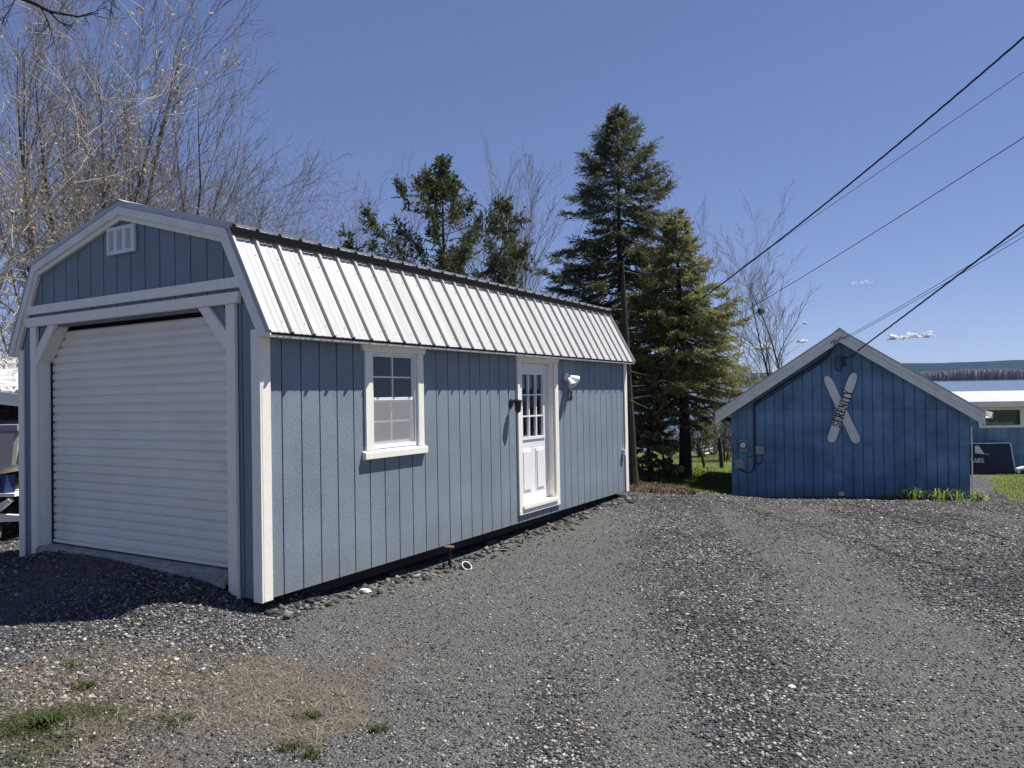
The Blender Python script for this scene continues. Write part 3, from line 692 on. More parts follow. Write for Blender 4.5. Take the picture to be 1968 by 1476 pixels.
# ------------------------------------------------------------------ left neighbour: open shelter, trailer
M['beige'] = pmat('beige_boat_hull', (.50, .47, .40), .08, 4, .5)
M['tarp'] = pmat('blue_tarp', (.02, .05, .16), .4, 3, .5, .5, 12)
nx, ny = -8.1, 9.6
sh_ = empty('open_shelter', (nx, ny, gz1(nx, ny)))
tag(sh_, 'low open shelter with ribbed white metal roof left of the barn shed', 'shelter')
zz = gz1(nx, ny)
mb = MB(); y0, y1 = -.3, 3.8; xa, xb = -2.4, 2.45
# mono-pitch roof rising to the back, eave dropping to the right
pr = []; k = xa
while k < xb - .2: pr += [(k, 0), (k + .02, .03), (k + .05, .03), (k + .07, 0)]; k += .23
vs = []; n = len(pr)
for (y, zl) in ((y0, 2.16), (y1, 2.46)):
    for t in (0, .02):
        for (x, h) in pr: vs.append((x, y, zl + h - t - .13 * (x - .0)))
fs = []
for i in range(n - 1): fs += [(i, i + 1, 2 * n + i + 1, 2 * n + i), (n + i, 3 * n + i, 3 * n + i + 1, n + i + 1), (i, n + i, n + i + 1, i + 1)]
mb.add(vs, fs); mb.build('roof', M['roof'], sh_)
mb = MB(); mb.prism([(xa, 1.99 - .13 * xa), (xb, 1.99 - .13 * xb), (xb, 2.145 - .13 * xb), (xa, 2.145 - .13 * xa)], y0 - .03, y0); mb.build('fascia', M['trim2'], sh_)
for x in (xa + .1, xb - .2):
    for y in (y0 + .05, y1 - .2): mb = MB(); mb.box(x, x + .1, y, y + .1, -.3, 1.98 - .13 * x); mb.build('post', M['lakewood'], sh_)
M['darkboard'] = pmat('dark_boards', (.022, .018, .018), .3, 4, .9)  # near-black brown for the shelter's back and right boards
mb = MB(); mb.box(xa, xb, y1 - .1, y1 - .05, -.3, 2.05); mb.box(xb - .08, xb - .03, .5, y1 - .1, -.3, 1.75); mb.build('back_wall', M['darkboard'], sh_)
bx, by = -7.0, 9.3
bt = empty('boat_trailer', (bx, by, gz1(bx, by))); tag(bt, 'beige boat under blue tarp on a pale trailer with tan tyre', 'boat trailer')
zt = gz1(bx, by)
mb = MB(); mb.prism([(-1.2, .88), (.80, .88), (.98, .96), (1.03, 1.40), (-1.2, 1.40)], -.2, 1.5); mb.build('hull', M['beige'], bt, bevel=.03)
mb = MB(); mb.box(-1.2, 1.05, -.23, 1.53, 1.40, 1.475); mb.build('gunwale', M['steelgrey'], bt)
mb = MB(); rr = random.Random(5)
pts = [(-1.15 + k * .09, -.22 + rr.uniform(-.03, .03)) for k in range(25)]
mb.add([(x, y, .875) for x, y in pts] + [(x, y - .03 + rr.uniform(-.03, .03), .62) for x, y in pts], [(i, i + 1, i + 26, i + 25) for i in range(24)]); mb.build('tarp_skirt', M['tarp'], bt)
mb = MB(); mb.prism([(-1.3, .40), (.72, .46), (.98, .60), (1.02, .57), (.84, .42), (1.12, .40), (1.12, .33), (-1.3, .27)][::-1], -.32, -.26); mb.box(-1.3, 1.05, -.3, 1.4, .62, .66); mb.build('trailer_frame', M['trim2'], bt)
M['tyre'] = pmat('tan_weathered_tyre', (.22, .17, .09), .5, 9, .8)
mb = MB(); mb.lathe([(-.09, .10), (-.10, .19), (-.07, .245), (.07, .245), (.10, .19), (.09, .10)], (.60, -.30, .20), (0, 1, 0), 20); wh = mb.build('wheel', M['tyre'], bt)
mb = MB(); mb.lathe([(-.105, .03), (-.10, .09), (-.09, .10)], (.60, -.30, .20), (0, 1, 0), 16); mb.build('rim', M['rust'], wh)

# ------------------------------------------------------------------ ground, lake, hills
def in_poly(x, y, poly):
    x = np.asarray(x); y = np.asarray(y); c = np.zeros(x.shape, bool); n = len(poly)
    for i in range(n):
        (xa, ya), (xb, yb) = poly[i], poly[(i + 1) % n]
        if ya == yb: continue
        c ^= ((ya > y) != (yb > y)) & (x < (xb - xa) * (y - ya) / (yb - ya) + xa)
    return c
wob = lambda x, y, a=.35: (x + a * (vnoise(x, y, 1.8, 5) - .5) * 2, y + a * (vnoise(x, y, 1.8, 6) - .5) * 2)
LAWN = [(2.3, 13.6), (3.4, 13.85), (4.5, 15.5), (6, 20), (9.9, 19.2), (9.2, 15.9), (8.9, 14.1), (9.2, 13.75), (11, 13.3), (30, 12), (60, 60), (-60, 60), (-60, 12), (-5, 12.5), (-1.2, 14.4), (1.8, 13.4)]
PATH = [(8.4, 13.9), (9.0, 13.85), (10.4, 16.5), (12.0, 18.8), (11.3, 19), (9.5, 16.6)]
DIRT = [(1.5, 12.1), (2.3, 12.4), (3.1, 12.9), (3.3, 13.7), (2.7, 14.4), (1.7, 14.2), (1.2, 13)]
STRAW = [(-3.9, 4.9), (-2.2, 5.15), (-1.35, 4.75), (-.75, 4.85), (-.55, 4.65), (-.6, 4.3), (-.75, 3.9), (-1.0, 3.5), (-1.6, 3.2), (-4.5, 3.0)]
WEED = [(-3.6, 4.05), (-2.6, 4.05), (-2.0, 3.72), (-1.5, 3.45), (-1.5, 3.0), (-4, 3.0)]
def axis(stops):
    out = []
    for (a, b, s) in stops: out += list(np.arange(a, b, s))
    return np.array(out + [stops[-1][1]], float)
gx = axis([(-9000, -1000, 1600), (-1000, -100, 180), (-100, -14, 8), (-14, -6, .5), (-6, 12, .09), (12, 20, .5), (20, 100, 8), (100, 1000, 180), (1000, 9000, 1600)])
gy = axis([(-60, -4, 8), (-4, 2.6, .5), (2.6, 17, .09), (17, 24, .3), (24, 70, 2), (70, 200, 20), (200, 1200, 150), (1200, 9000, 1300)])
XX, YY = np.meshgrid(gx, gy); ZZ = gz(XX, YY)
ny_, nx_ = XX.shape
idx = np.arange(ny_ * nx_).reshape(ny_, nx_)
Q = np.stack([idx[:-1, :-1], idx[:-1, 1:], idx[1:, 1:], idx[1:, :-1]], -1).reshape(-1, 4)
gm = NT('gravel_and_lawn')
ground = np_mesh('ground', np.stack([XX, YY, ZZ], -1).reshape(-1, 3), Q, gm.m); tag(ground, kind='structure')
ground.data.polygons.foreach_set('use_smooth', [True] * len(ground.data.polygons))
wx, wy = wob(XX.ravel(), YY.ravel())
wx2, wy2 = wob(XX.ravel(), YY.ravel(), .12)
mask = np.zeros((len(wx), 4), np.float32)
mask[:, 0] = in_poly(wx2, wy2, LAWN) & ~in_poly(wx2, wy2, PATH)
mask[:, 1] = np.maximum(in_poly(wx, wy, DIRT) * 1.0, 0)
mask[:, 2] = in_poly(wx, wy, STRAW); mask[:, 3] = in_poly(wx, wy, WEED)
at_ = ground.data.color_attributes.new('cover', 'FLOAT_COLOR', 'POINT'); at_.data.foreach_set('color', mask.ravel())
va = gm.n('VertexColor', layer_name='cover'); sp = gm.n('SeparateColor'); gm.l(va.outputs['Color'], sp.inputs[0])
def wear(x, y):
    """1 where wheels have packed the stone to fine dust, 0 on the loose windrows between"""
    c_ = x - .05 * y - .035 * (y - 3) ** 1.35; n_ = vnoise(c_ * .9, y * .16, 1.0, 21) * .6 + vnoise(c_ * 2.2 + 7, y * .3, 1.0, 22) * .4
    return sstep(.40, .66, n_ + .10 * (vnoise(x, y, 3.1, 23) - .5)) * (1 - .5 * sstep(10, 14, y))
wr = np.zeros((len(wx), 4), np.float32); wr[:, 0] = wear(XX.ravel(), YY.ravel()); wr[:, 3] = 1
at2 = ground.data.color_attributes.new('wear', 'FLOAT_COLOR', 'POINT'); at2.data.foreach_set('color', wr.ravel())
vw = gm.n('VertexColor', layer_name='wear'); sw = gm.n('SeparateColor'); gm.l(vw.outputs['Color'], sw.inputs[0])
P0 = gm.coord()
vo = gm.n('TexVoronoi', feature='F1'); vo.inputs['Scale'].default_value = 62; gm.l(P0, vo.inputs['Vector'])
sv = gm.n('SeparateColor'); gm.l(vo.outputs['Color'], sv.inputs[0])
n1 = gm.noise(P0, .55, 5, .6); n2 = gm.noise(P0, 160, 3)
chip = gm.math('ADD', sv.outputs[0], gm.math('MULTIPLY', gm.math('SUBTRACT', n1, .5), .35))
stone = gm.ramp(chip, [(.0, (.028, .029, .032)), (.45, (.052, .053, .056)), (.78, (.10, .10, .102)), (.93, (.21, .205, .195)), (1.0, (.34, .33, .31))])
lawn = gm.ramp(gm.noise(P0, 2.2, 6, .65), [(.25, (.10, .09, .036)), (.5, (.105, .135, .03)), (.75, (.105, .17, .03))])
dirt = gm.ramp(gm.noise(P0, 9, 6, .7), [(.3, (.04, .028, .02)), (.55, (.10, .07, .05)), (.75, (.17, .14, .10))])
straw = gm.ramp(gm.noise(P0, 40, 6, .7), [(.3, (.065, .056, .045)), (.55, (.12, .098, .076)), (.75, (.19, .165, .13))])
dust = gm.ramp(gm.noise(P0, 150, 5, .75), [(.34, (.028, .028, .028)), (.5, (.10, .097, .09)), (.62, (.21, .20, .18)), (.72, (.38, .36, .32))])
stone = gm.mix(gm.math('MULTIPLY', sw.outputs[0], .8), stone, dust)
fn = gm.math('MULTIPLY', gm.math('SUBTRACT', gm.noise(P0, 7, 6, .7), .5), 1.3)
def edge(ch, g=1.0): return gm.math('MULTIPLY', gm.math('SMOOTH_MAX', 0, gm.math('MINIMUM', 1, gm.math('ADD', ch, gm.math('MULTIPLY', fn, gm.math('MULTIPLY', ch, 1)))), .01), g)
c = gm.mix(gm.math('MULTIPLY', edge(sp.outputs[2], .95), gm.ramp(gm.noise(P0, 2.6, 6, .7), [(.36, (.1, .1, .1)), (.62, (1, 1, 1))])), stone, straw); c = gm.mix(edge(sp.outputs[0]), c, lawn); c = gm.mix(edge(sp.outputs[1], .9), c, dirt)
gm.l(c, gm.b.inputs['Base Color']); gm.b.inputs['Roughness'].default_value = .95; gm.b.inputs['Specular IOR Level'].default_value = .2
gm.bump(gm.math('ADD', gm.math('MULTIPLY', vo.outputs['Distance'], -1.2), gm.math('MULTIPLY', n2, .4)), .9, .02)

SHED_IN = None
def under_shed(x, y, m=0.0):
    px = SR[0, 0] * (x - ST[0]) + SR[1, 0] * (y - ST[1]); py = SR[0, 1] * (x - ST[0]) + SR[1, 1] * (y - ST[1])
    return (px > .25 - m) & (px < W - .18 + m) & (py > .12 - m) & (py < L - .1 + m)
def in_gable(x, y):
    dx, dy = x - GP[0], y - GP[1]; px = ca * dx + sa * dy; py = -sa * dx + ca * dy
    return (px > -.05) & (px < GW + .05) & (py > -.05) & (py < 4.2)
rng = np.random.default_rng(11)
def frustum(n, ymin, ymax, p=1.0, xmax=.72):
    """random ground points in the wedge the photo looks at, denser close by"""
    y = ymin * (ymax / ymin) ** (rng.random(n) ** p); x = (rng.random(n) * 2 - 1) * (xmax * y + .25); return x, y
BOXV = np.array([(-1, -1, -1), (1, -1, -1), (1, 1, -1), (-1, 1, -1), (-1, -1, 1), (1, -1, 1), (1, 1, 1), (-1, 1, 1)], float)
BOXF = np.array([(3, 2, 1, 0), (4, 5, 6, 7), (0, 1, 5, 4), (1, 2, 6, 5), (2, 3, 7, 6), (3, 0, 4, 7)])
def rand_rot(n):
    q = rng.normal(size=(n, 4)); q /= np.linalg.norm(q, axis=1)[:, None]; a, b, c_, d = q.T
    return np.stack([np.stack([1 - 2 * (c_ * c_ + d * d), 2 * (b * c_ - a * d), 2 * (b * d + a * c_)], -1), np.stack([2 * (b * c_ + a * d), 1 - 2 * (b * b + d * d), 2 * (c_ * d - a * b)], -1), np.stack([2 * (b * d - a * c_), 2 * (c_ * d + a * b), 1 - 2 * (b * b + c_ * c_)], -1)], 1)
def stones(name, x, y, size, m, sink=.3, flat=.7):
    n = len(x); z = gz(x, y)
    V = BOXV[None] * (1 + rng.uniform(-.55, .3, (n, 8, 3))) * (size[:, None, None] * .5) * np.stack([np.ones(n), rng.uniform(.6, 1, n), rng.uniform(.45, .9, n)], -1)[:, None]
    V = np.einsum('nij,nkj->nki', rand_rot(n), V); V[..., 2] *= flat
    V += np.stack([x, y, z + size * flat * (.5 - sink) * .6], -1)[:, None]
    Qs = BOXF[None] + (np.arange(n) * 8)[:, None, None]
    return np_mesh(name, V.reshape(-1, 3), Qs.reshape(-1, 4), m)
def gravel_mat(name, lightness, pale=1.0):
    t = NT(name); r = t.isl(); pn = t.noise(t.coord(), .55, 5, .6)
    f = t.math('ADD', r, t.math('MULTIPLY', t.math('SUBTRACT', pn, .5), .5))
    k = lightness
    cc = t.ramp(f, [(0, (.022 * k, .023 * k, .026 * k)), (.5, (.05 * k, .051 * k, .055 * k)), (.74, (.10 * k, .10 * k, .103 * k)), (.88, (.25 * pale, .245 * pale, .23 * pale)), (1.0, (.40 * pale, .385 * pale, .35 * pale))])
    t.l(t.mix(t.math('MULTIPLY', t.ramp(t.noise(t.coord(), .8, 3), [(.35, (.1, .1, .1)), (.65, (.5, .5, .5))]), .9), cc, t.mix(1.0, cc, (1.30, 1.16, .92), 'MULTIPLY')), t.b.inputs['Base Color'])
    t.b.inputs['Roughness'].default_value = .85; t.b.inputs['Specular IOR Level'].default_value = .3; return t.m
M['gravel'] = gravel_mat('crushed_stone', 1.0)
x, y = frustum(240000, 2.9, 15.5, .95)
s = rng.lognormal(math.log(.0108), .42, len(x)) * (1 + .045 * (y - 3))
wx, wy = wob(x, y, .12); wx3, wy3 = wob(x, y)
keep = ~(in_poly(wx, wy, LAWN) & ~in_poly(wx, wy, PATH)) & ~in_poly(wx, wy, DIRT) & ~under_shed(x, y) & ~in_gable(x, y) & (s < .022 + .0022 * y)
keep &= ~(in_poly(wx3, wy3, STRAW) & (rng.random(len(x)) < .45)) & ~(in_poly(wx3, wy3, WEED) & (rng.random(len(x)) < .6))
wv_ = wear(x, y); keep &= rng.random(len(x)) > .46 * wv_; s = s * (1 - .32 * wv_)
g = stones('gravel', x[keep], y[keep], s[keep], M['gravel']); tag(g, 'crushed dark and pale stone chips covering the drive', 'gravel', kind='stuff')
# the coarser rubble along the foot of the shed
def shed_pt(px, py): p = SR @ np.stack([px, py, np.zeros_like(px)]) ; return p[0] + ST[0], p[1] + ST[1]
n = 620; py = rng.random(n) ** 1.0 * 7.2; px = W + .02 + np.abs(rng.normal(0, .16, n)) - .06
x, y = shed_pt(px, py); s = rng.lognormal(math.log(.036), .45, n)
g = stones('rubble', x, y, np.minimum(s, .075), gravel_mat('broken_rock', .9, .5), .3, .75); tag(g, 'loose broken rocks heaped along the foot of the barn shed', 'rubble', kind='stuff')
# standpipe and pale bits beside the shed
def sp1(px, py):
    a, b = shed_pt(np.array([px]), np.array([py])); return float(a[0]), float(b[0])
x, y = sp1(W + .10, 2.28); z = gz1(x, y); e = empty('standpipe', (x, y, z)); tag(e, 'dark standpipe with rusty round cap among rocks by the barn shed', 'pipe')
mb = MB(); mb.tube([(0, 0, -.1), (0, 0, .20)], .018, 8); mb.build('pipe', M['black'], e)
mb = MB(); mb.lathe([(0, .02), (.004, .05), (.014, .052), (.02, .03)], (0, 0, .2), (.05, 0, 1), 14); mb.build('cap', M['rust'], e)
x, y = sp1(W + .26, 2.33); z = gz1(x, y); mb = MB(); mb.lathe([(-.05, .058), (.03, .058), (.03, .047), (-.03, .046)], (x, y, z + .01), (.5, -.5, .8), 16)
o = mb.build('pipe_end', M['pvc'], None); tag(o, 'white plastic pipe end sticking out of rocks by the standpipe', 'pipe')
M['whitestone'] = pmat('white_stone', (.55, .54, .5), .15, 12, .8)
x, y = sp1(W + .10, 1.02); rr = random.Random(3)
def rock(name, x, y, s, m, label, cat, flat=.5, seed=1):
    rr = random.Random(seed); bm_v = []; mb = MB()
    vs = [(x + s * .5 * math.cos(a) * rr.uniform(.7, 1.1) * k, y + s * .5 * math.sin(a) * rr.uniform(.6, .9) * k, gz1(x, y) + zz * s * flat) for (k, zz) in ((.8, -.2), (1, .25), (.6, .6)) for a in np.arange(0, 6.2, 1.05)]
    nn_ = 6; fs = [tuple(range(5, -1, -1)), tuple(range(12, 18))] + [(i + j * 6, (i + 1) % 6 + j * 6, (i + 1) % 6 + (j + 1) * 6, i + (j + 1) * 6) for j in range(2) for i in range(6)]
    mb.add(vs, fs); o = mb.build(name, m, None); tag(o, label, cat)
rock('broken_tile', x, y, .13, M['whitestone'], 'white broken chunk lying at the foot of the barn shed', 'stone', .4, 3)
p = at(1522, 1307, 4.2); rock('pale_stone', p[0], p[1], .055, M['whitestone'], 'flat pale stone alone on the open gravel', 'stone', .25, 8)
def stick(px, py, qx, qy, d, label):
    a, b = at(px, py, d), at(qx, qy, d); a[2] = gz1(a[0], a[1]) + .022; b[2] = gz1(b[0], b[1]) + .022; m_ = (a + b) / 2; m_[2] += .008; mb = MB(); mb.tube([a, m_, b], [.005, .006, .003], 5)
    tag(mb.build('stick', M['palebark'], None), label, 'stick')
stick(1596, 1288, 1626, 1284, 4.3, 'bleached curved stick on the gravel near the flat pale stone')
stick(1283, 1150, 1312, 1146, 6.1, 'thin pale stick lying on the dark gravel before the shed')

# blades: curved strips laid out in one array
def blades(name, x, y, h, wd, lean, m, base=None, mid=.6):
    n = len(x); z = gz(x, y) if base is None else base
    an = rng.random(n) * 6.283; d = np.stack([np.cos(an), np.sin(an), np.zeros(n)], -1); sd = np.stack([-np.sin(an), np.cos(an), np.zeros(n)], -1)
    p0 = np.stack([x, y, z], -1); up = np.array([0, 0, 1.])
    p1 = p0 + d * (h * lean * .35)[:, None] + up * (h * mid)[:, None]
    p2 = p0 + d * (h * lean)[:, None] + up * (h * (1 - .45 * np.minimum(lean, 1.6)))[:, None]
    w_ = wd[:, None]
    V = np.stack([p0 - sd * w_, p0 + sd * w_, p1 + sd * w_ * .8, p1 - sd * w_ * .8, p2 + sd * w_ * .15, p2 - sd * w_ * .15], 1).reshape(-1, 3)
    b = (np.arange(n) * 6)[:, None]; Qs = np.concatenate([b + np.array([[0, 1, 2, 3]]), b + np.array([[3, 2, 4, 5]])], 0)
    return np_mesh(name, V, Qs, m)
M['straw'] = leafmat('dry_straw', [(0, (.12, .09, .06)), (.6, (.24, .19, .125)), (1, (.48, .41, .29))])
M['grass'] = leafmat('green_grass', [(0, (.065, .095, .018)), (.5, (.10, .145, .024)), (.8, (.14, .18, .035)), (1, (.30, .26, .10))])
M['weed'] = leafmat('weed_leaves', [(0, (.03, .045, .014)), (.6, (.055, .072, .024)), (1, (.10, .11, .045))])
M['lily'] = leafmat('daylily_leaves', [(0, (.11, .17, .03)), (.6, (.20, .27, .05)), (1, (.34, .38, .10))], trans=.4)
def scatter(n, poly, x0, x1, y0, y1, w=.35):
    x = rng.uniform(x0, x1, n); y = rng.uniform(y0, y1, n); a, b = wob(x, y, w); k = in_poly(a, b, poly); return x[k], y[k]
x, y = scatter(34000, STRAW, -4.2, .4, 2.9, 5.3); pk = rng.random(len(x)) < np.clip((vnoise(x, y, 2.0, 9) - .42) * 3.2, .02, 1); x, y = x[pk], y[pk]
k = len(x)
g = blades('dry_grass', x, y, rng.uniform(.015, .06, k), rng.uniform(.0006, .0015, k), rng.uniform(.9, 2.1, k), M['straw'], mid=.28); tag(g, 'flattened dry straw grass at the edge of the gravel', 'dry grass', kind='stuff')
x, y = scatter(24000, WEED, -4, -1.2, 2.9, 4.3); pk = rng.random(len(x)) < np.clip((vnoise(x, y, 3.2, 12) - .3) * 2.2, 0, 1); x, y = x[pk], y[pk]; k = len(x)
g = blades('green_grass', x, y, rng.uniform(.02, .06, k), rng.uniform(.0015, .0035, k), rng.uniform(.6, 1.8, k), M['weed'], mid=.4); tag(g, 'low green weeds creeping over gravel in the bottom left corner', 'weeds', kind='stuff')
x, y = frustum(90000, 12.5, 25, .8, .74); a, b = wob(x, y, .12); pk = in_poly(a, b, LAWN) & ~in_poly(a, b, PATH) & ~in_gable(x, y) & ~under_shed(x, y) & (rng.random(len(x)) < .35 + vnoise(x, y, .9, 3)) & ~in_poly(a, b, DIRT) & (x > 1.0); x, y = x[pk], y[pk]; k = len(x)
g = blades('lawn_grass', x, y, rng.uniform(.03, .085, k), rng.uniform(.003, .006, k), rng.uniform(.3, 1.4, k), M['grass'], mid=.5); tag(g, 'short spring lawn grass around the deep blue shed', 'grass', kind='stuff')
x, y = scatter(2600, DIRT, 1, 3.6, 12, 14.6); k = len(x)
M['litter'] = leafmat('brown_leaf_litter', [(0, (.03, .02, .014)), (.6, (.09, .06, .04)), (1, (.2, .15, .1))])
g = blades('leaf_litter', x, y, rng.uniform(.04, .16, k), rng.uniform(.005, .015, k), rng.uniform(.5, 1.8, k), M['litter'], mid=.5); tag(g, 'heap of raked brown twigs and leaf litter behind the barn shed', 'leaf litter', kind='stuff')
def tuft(px, py, d, n, h, w, m, name, label, cat, group=None, spread=.05):
    p = at(px, py, d); z = gz1(p[0], p[1])
    x = p[0] + rng.normal(0, spread, n); y = p[1] + rng.normal(0, spread * .8, n)
    o = blades(name, x, y, rng.uniform(.5, 1, n) * h, rng.uniform(.6, 1, n) * w, rng.uniform(.3, 1.3, n), m, mid=.62)
    tag(o, label, cat, group); return o
tuft(85, 1392, 3.75, 130, .085, .006, M['weed'], 'weed_clump', 'broad leaved green weed clump at the left edge of the gravel', 'weed', 'weeds in the gravel', .035)
tuft(165, 1325, 4.25, 60, .06, .005, M['weed'], 'weed_clump', 'small bright weed clump in the dry straw', 'weed', 'weeds in the gravel', .035)
tuft(135, 1278, 4.6, 40, .05, .004, M['weed'], 'weed_clump', 'small dull weed furthest back, at the upper edge of the straw', 'weed', 'weeds in the gravel', .03)
tuft(595, 1382, 3.85, 60, .045, .004, M['weed'], 'weed_clump', 'low spreading weed at the right end of the straw', 'weed', 'weeds in the gravel', .03)
tuft(728, 1410, 3.68, 50, .05, .004, M['weed'], 'weed_clump', 'small dark weed alone in gravel, furthest right of the weeds', 'weed', 'weeds in the gravel', .03)
tuft(558, 1436, 3.5, 50, .05, .004, M['weed'], 'weed_clump', 'dark weed low in the gravel, left one of the close pair', 'weed', 'weeds in the gravel', .028)
tuft(592, 1450, 3.43, 50, .055, .004, M['weed'], 'weed_clump', 'dark weed low in the gravel, right one of the close pair', 'weed', 'weeds in the gravel', .03)
for (px, d, n, h, sp_, lb) in ((1697, 14.65, 14, .16, .05, 'tiny daylily sprout, leftmost of the row before the blue gable wall'), (1752, 14.4, 45, .34, .10, 'tall pale green daylily clump, second in the row by the gable wall'),
                         (1805, 14.25, 50, .36, .12, 'widest bright daylily clump in the middle of the row'), (1842, 14.1, 30, .28, .09, 'low daylily clump just before the gable wall corner'), (1879, 13.95, 36, .28, .09, 'daylily clump beside the gravel path, rightmost of the row')):
    tuft(px, 960, d - .66, n, h, .014, M['lily'], 'daylily', lb, 'daylily', 'daylilies along the deep blue wall', sp_)
tuft(1338, 905, 17.6, 40, .34, .016, M['lily'], 'daylily', 'yellow green plant sprouting right of the tall thin trunk', 'plant', 'plants beside the trunk', .14)
tuft(1288, 908, 17.4, 40, .36, .016, M['lily'], 'daylily', 'yellow green plant sprouting left of the tall thin trunk', 'plant', 'plants beside the trunk', .13)

lk = NT('lake_water'); lk.b.inputs['Base Color'].default_value = (.03, .05, .07, 1); lk.b.inputs['Roughness'].default_value = .12; lk.b.inputs['IOR'].default_value = 1.33
lv = lk.coord((.35, 1.2, 1)); lk.bump(lk.math('ADD', lk.noise(lv, .9, 4, .6), lk.math('MULTIPLY', lk.noise(lk.coord((.004, .02, 1)), 1.2, 4), 1.5)), .25, .4)
mb = MB(); mb.add([(-400, 40, LAKE), (9000, 40, LAKE), (9000, 9000, LAKE), (-400, 9000, LAKE)], [(0, 1, 2, 3)]); tag(mb.build('lake', lk.m, None), kind='structure')
M['shorewood'] = pmat('far_shore_wood', (.13, .115, .10), .45, .05, .95)
M['hill'] = pmat('wooded_hill', (.016, .022, .028), .3, .004, 1, spec=0)
def ridge(name, y, depth, x0, x1, nx, hfun, m, base=LAKE - 1, **k):
    xs = np.linspace(x0, x1, nx); V = []; ny = 9
    for j in range(ny):
        t = j / (ny - 1)
        for x in xs: V.append((x, y + depth * t, base + (hfun(x) + 1) * math.sin(math.pi * min(1, t * 1.0)) ** .8 if 0 < t < 1 else base))
    b = np.arange(ny * nx).reshape(ny, nx); Q = np.stack([b[:-1, :-1], b[:-1, 1:], b[1:, 1:], b[1:, :-1]], -1).reshape(-1, 4)
    o = np_mesh(name, V, Q, m); tag(o, **k); return o
vn1 = lambda x, s, sd: float(vnoise(np.array([x]), np.array([.5]), s, sd)[0])
ridge('hills', 5200, 2600, -6000, 8500, 240, lambda x: 150 * float(sstep(1500, 3150, x)) * (.86 + .22 * vn1(x, .0011, 3)) + 60 * float(sstep(3000, -500, x)) + 10 * vn1(x, .01, 4), M['hill'], kind='structure')
ridge('low_hills', 2600, 900, -3500, 5200, 300, lambda x: 20 + 20 * vn1(x, .0016, 5) + 5 * vn1(x, .03, 6), M['hill'], kind='structure')
# the wooded far shore: thousands of bare crowns, one mass
nt = 15000; x = rng.uniform(150, 2700, nt); y = 1480 + rng.random(nt) ** 1.6 * 420; h = rng.uniform(13, 21, nt) * (.75 + .4 * vnoise(x, y, .01, 8))
V = np.zeros((nt, 16, 3)); r_ = h * rng.uniform(.07, .13, nt); an = rng.random(nt) * 3.14
for k, (zz, rr_) in enumerate(((0, .35), (.45, 1.0), (.8, .7), (1.0, .06))):
    for q in range(4):
        V[:, k * 4 + q, 0] = x + np.cos(an + q * 1.571) * r_ * rr_; V[:, k * 4 + q, 1] = y + np.sin(an + q * 1.571) * r_ * rr_; V[:, k * 4 + q, 2] = LAKE + h * zz
b = (np.arange(nt) * 16)[:, None]; Qs = np.concatenate([b + np.array([[k * 4 + q, k * 4 + (q + 1) % 4, k * 4 + 4 + (q + 1) % 4, k * 4 + 4 + q]]) for k in range(3) for q in range(4)], 0)
M['farcrown'] = leafmat('far_bare_crowns', [(0, (.27, .25, .24)), (.6, (.37, .34, .32)), (.9, (.43, .39, .36)), (1, (.22, .24, .18))], trans=.3)
tag(np_mesh('far_wood', V.reshape(-1, 3), Qs, M['farcrown']), 'wooded far shore of the lake below the blue hills', 'wood', kind='stuff')

# ------------------------------------------------------------------ trees
class TB:
    """collects tapering limbs as arrays, then builds them as one mesh"""
    def __init__(s): s.V = []; s.Q = []; s.n = 0
    def limb(s, pts, rad, k):
        P = np.array(pts); r = np.array(rad); t = np.gradient(P, axis=0); t /= np.linalg.norm(t, axis=1)[:, None] + 1e-9
        a = np.array([.31, .17, .93]) if abs(t[0, 2]) < .8 else np.array([.9, .3, .1])
        u = np.cross(t, a); u /= np.linalg.norm(u, axis=1)[:, None] + 1e-9; w = np.cross(t, u)
        an = np.arange(k) * 2 * math.pi / k
        V = P[:, None] + (u[:, None] * np.cos(an)[None, :, None] + w[:, None] * np.sin(an)[None, :, None]) * r[:, None, None]
        m = len(P); i = np.arange(m - 1)[:, None] * k; j = np.arange(k)[None]; j2 = (j + 1) % k
        s.Q.append(np.stack([i + j, i + j2, i + k + j2, i + k + j], -1).reshape(-1, 4) + s.n); s.V.append(V.reshape(-1, 3)); s.n += m * k
    def build(s, name, m, parent): return np_mesh(name, np.concatenate(s.V), np.concatenate(s.Q), m, parent)
def path(rr, p, d, l, n, wander, up):
    pts = [np.array(p, float)]; d = np.array(d, float)
    for i in range(n):
        d = d + np.array([rr.gauss(0, wander), rr.gauss(0, wander), rr.gauss(0, wander * .7) + up]); d /= np.linalg.norm(d)
        pts.append(pts[-1] + d * l / n)
    return pts, d
STEMS = {}
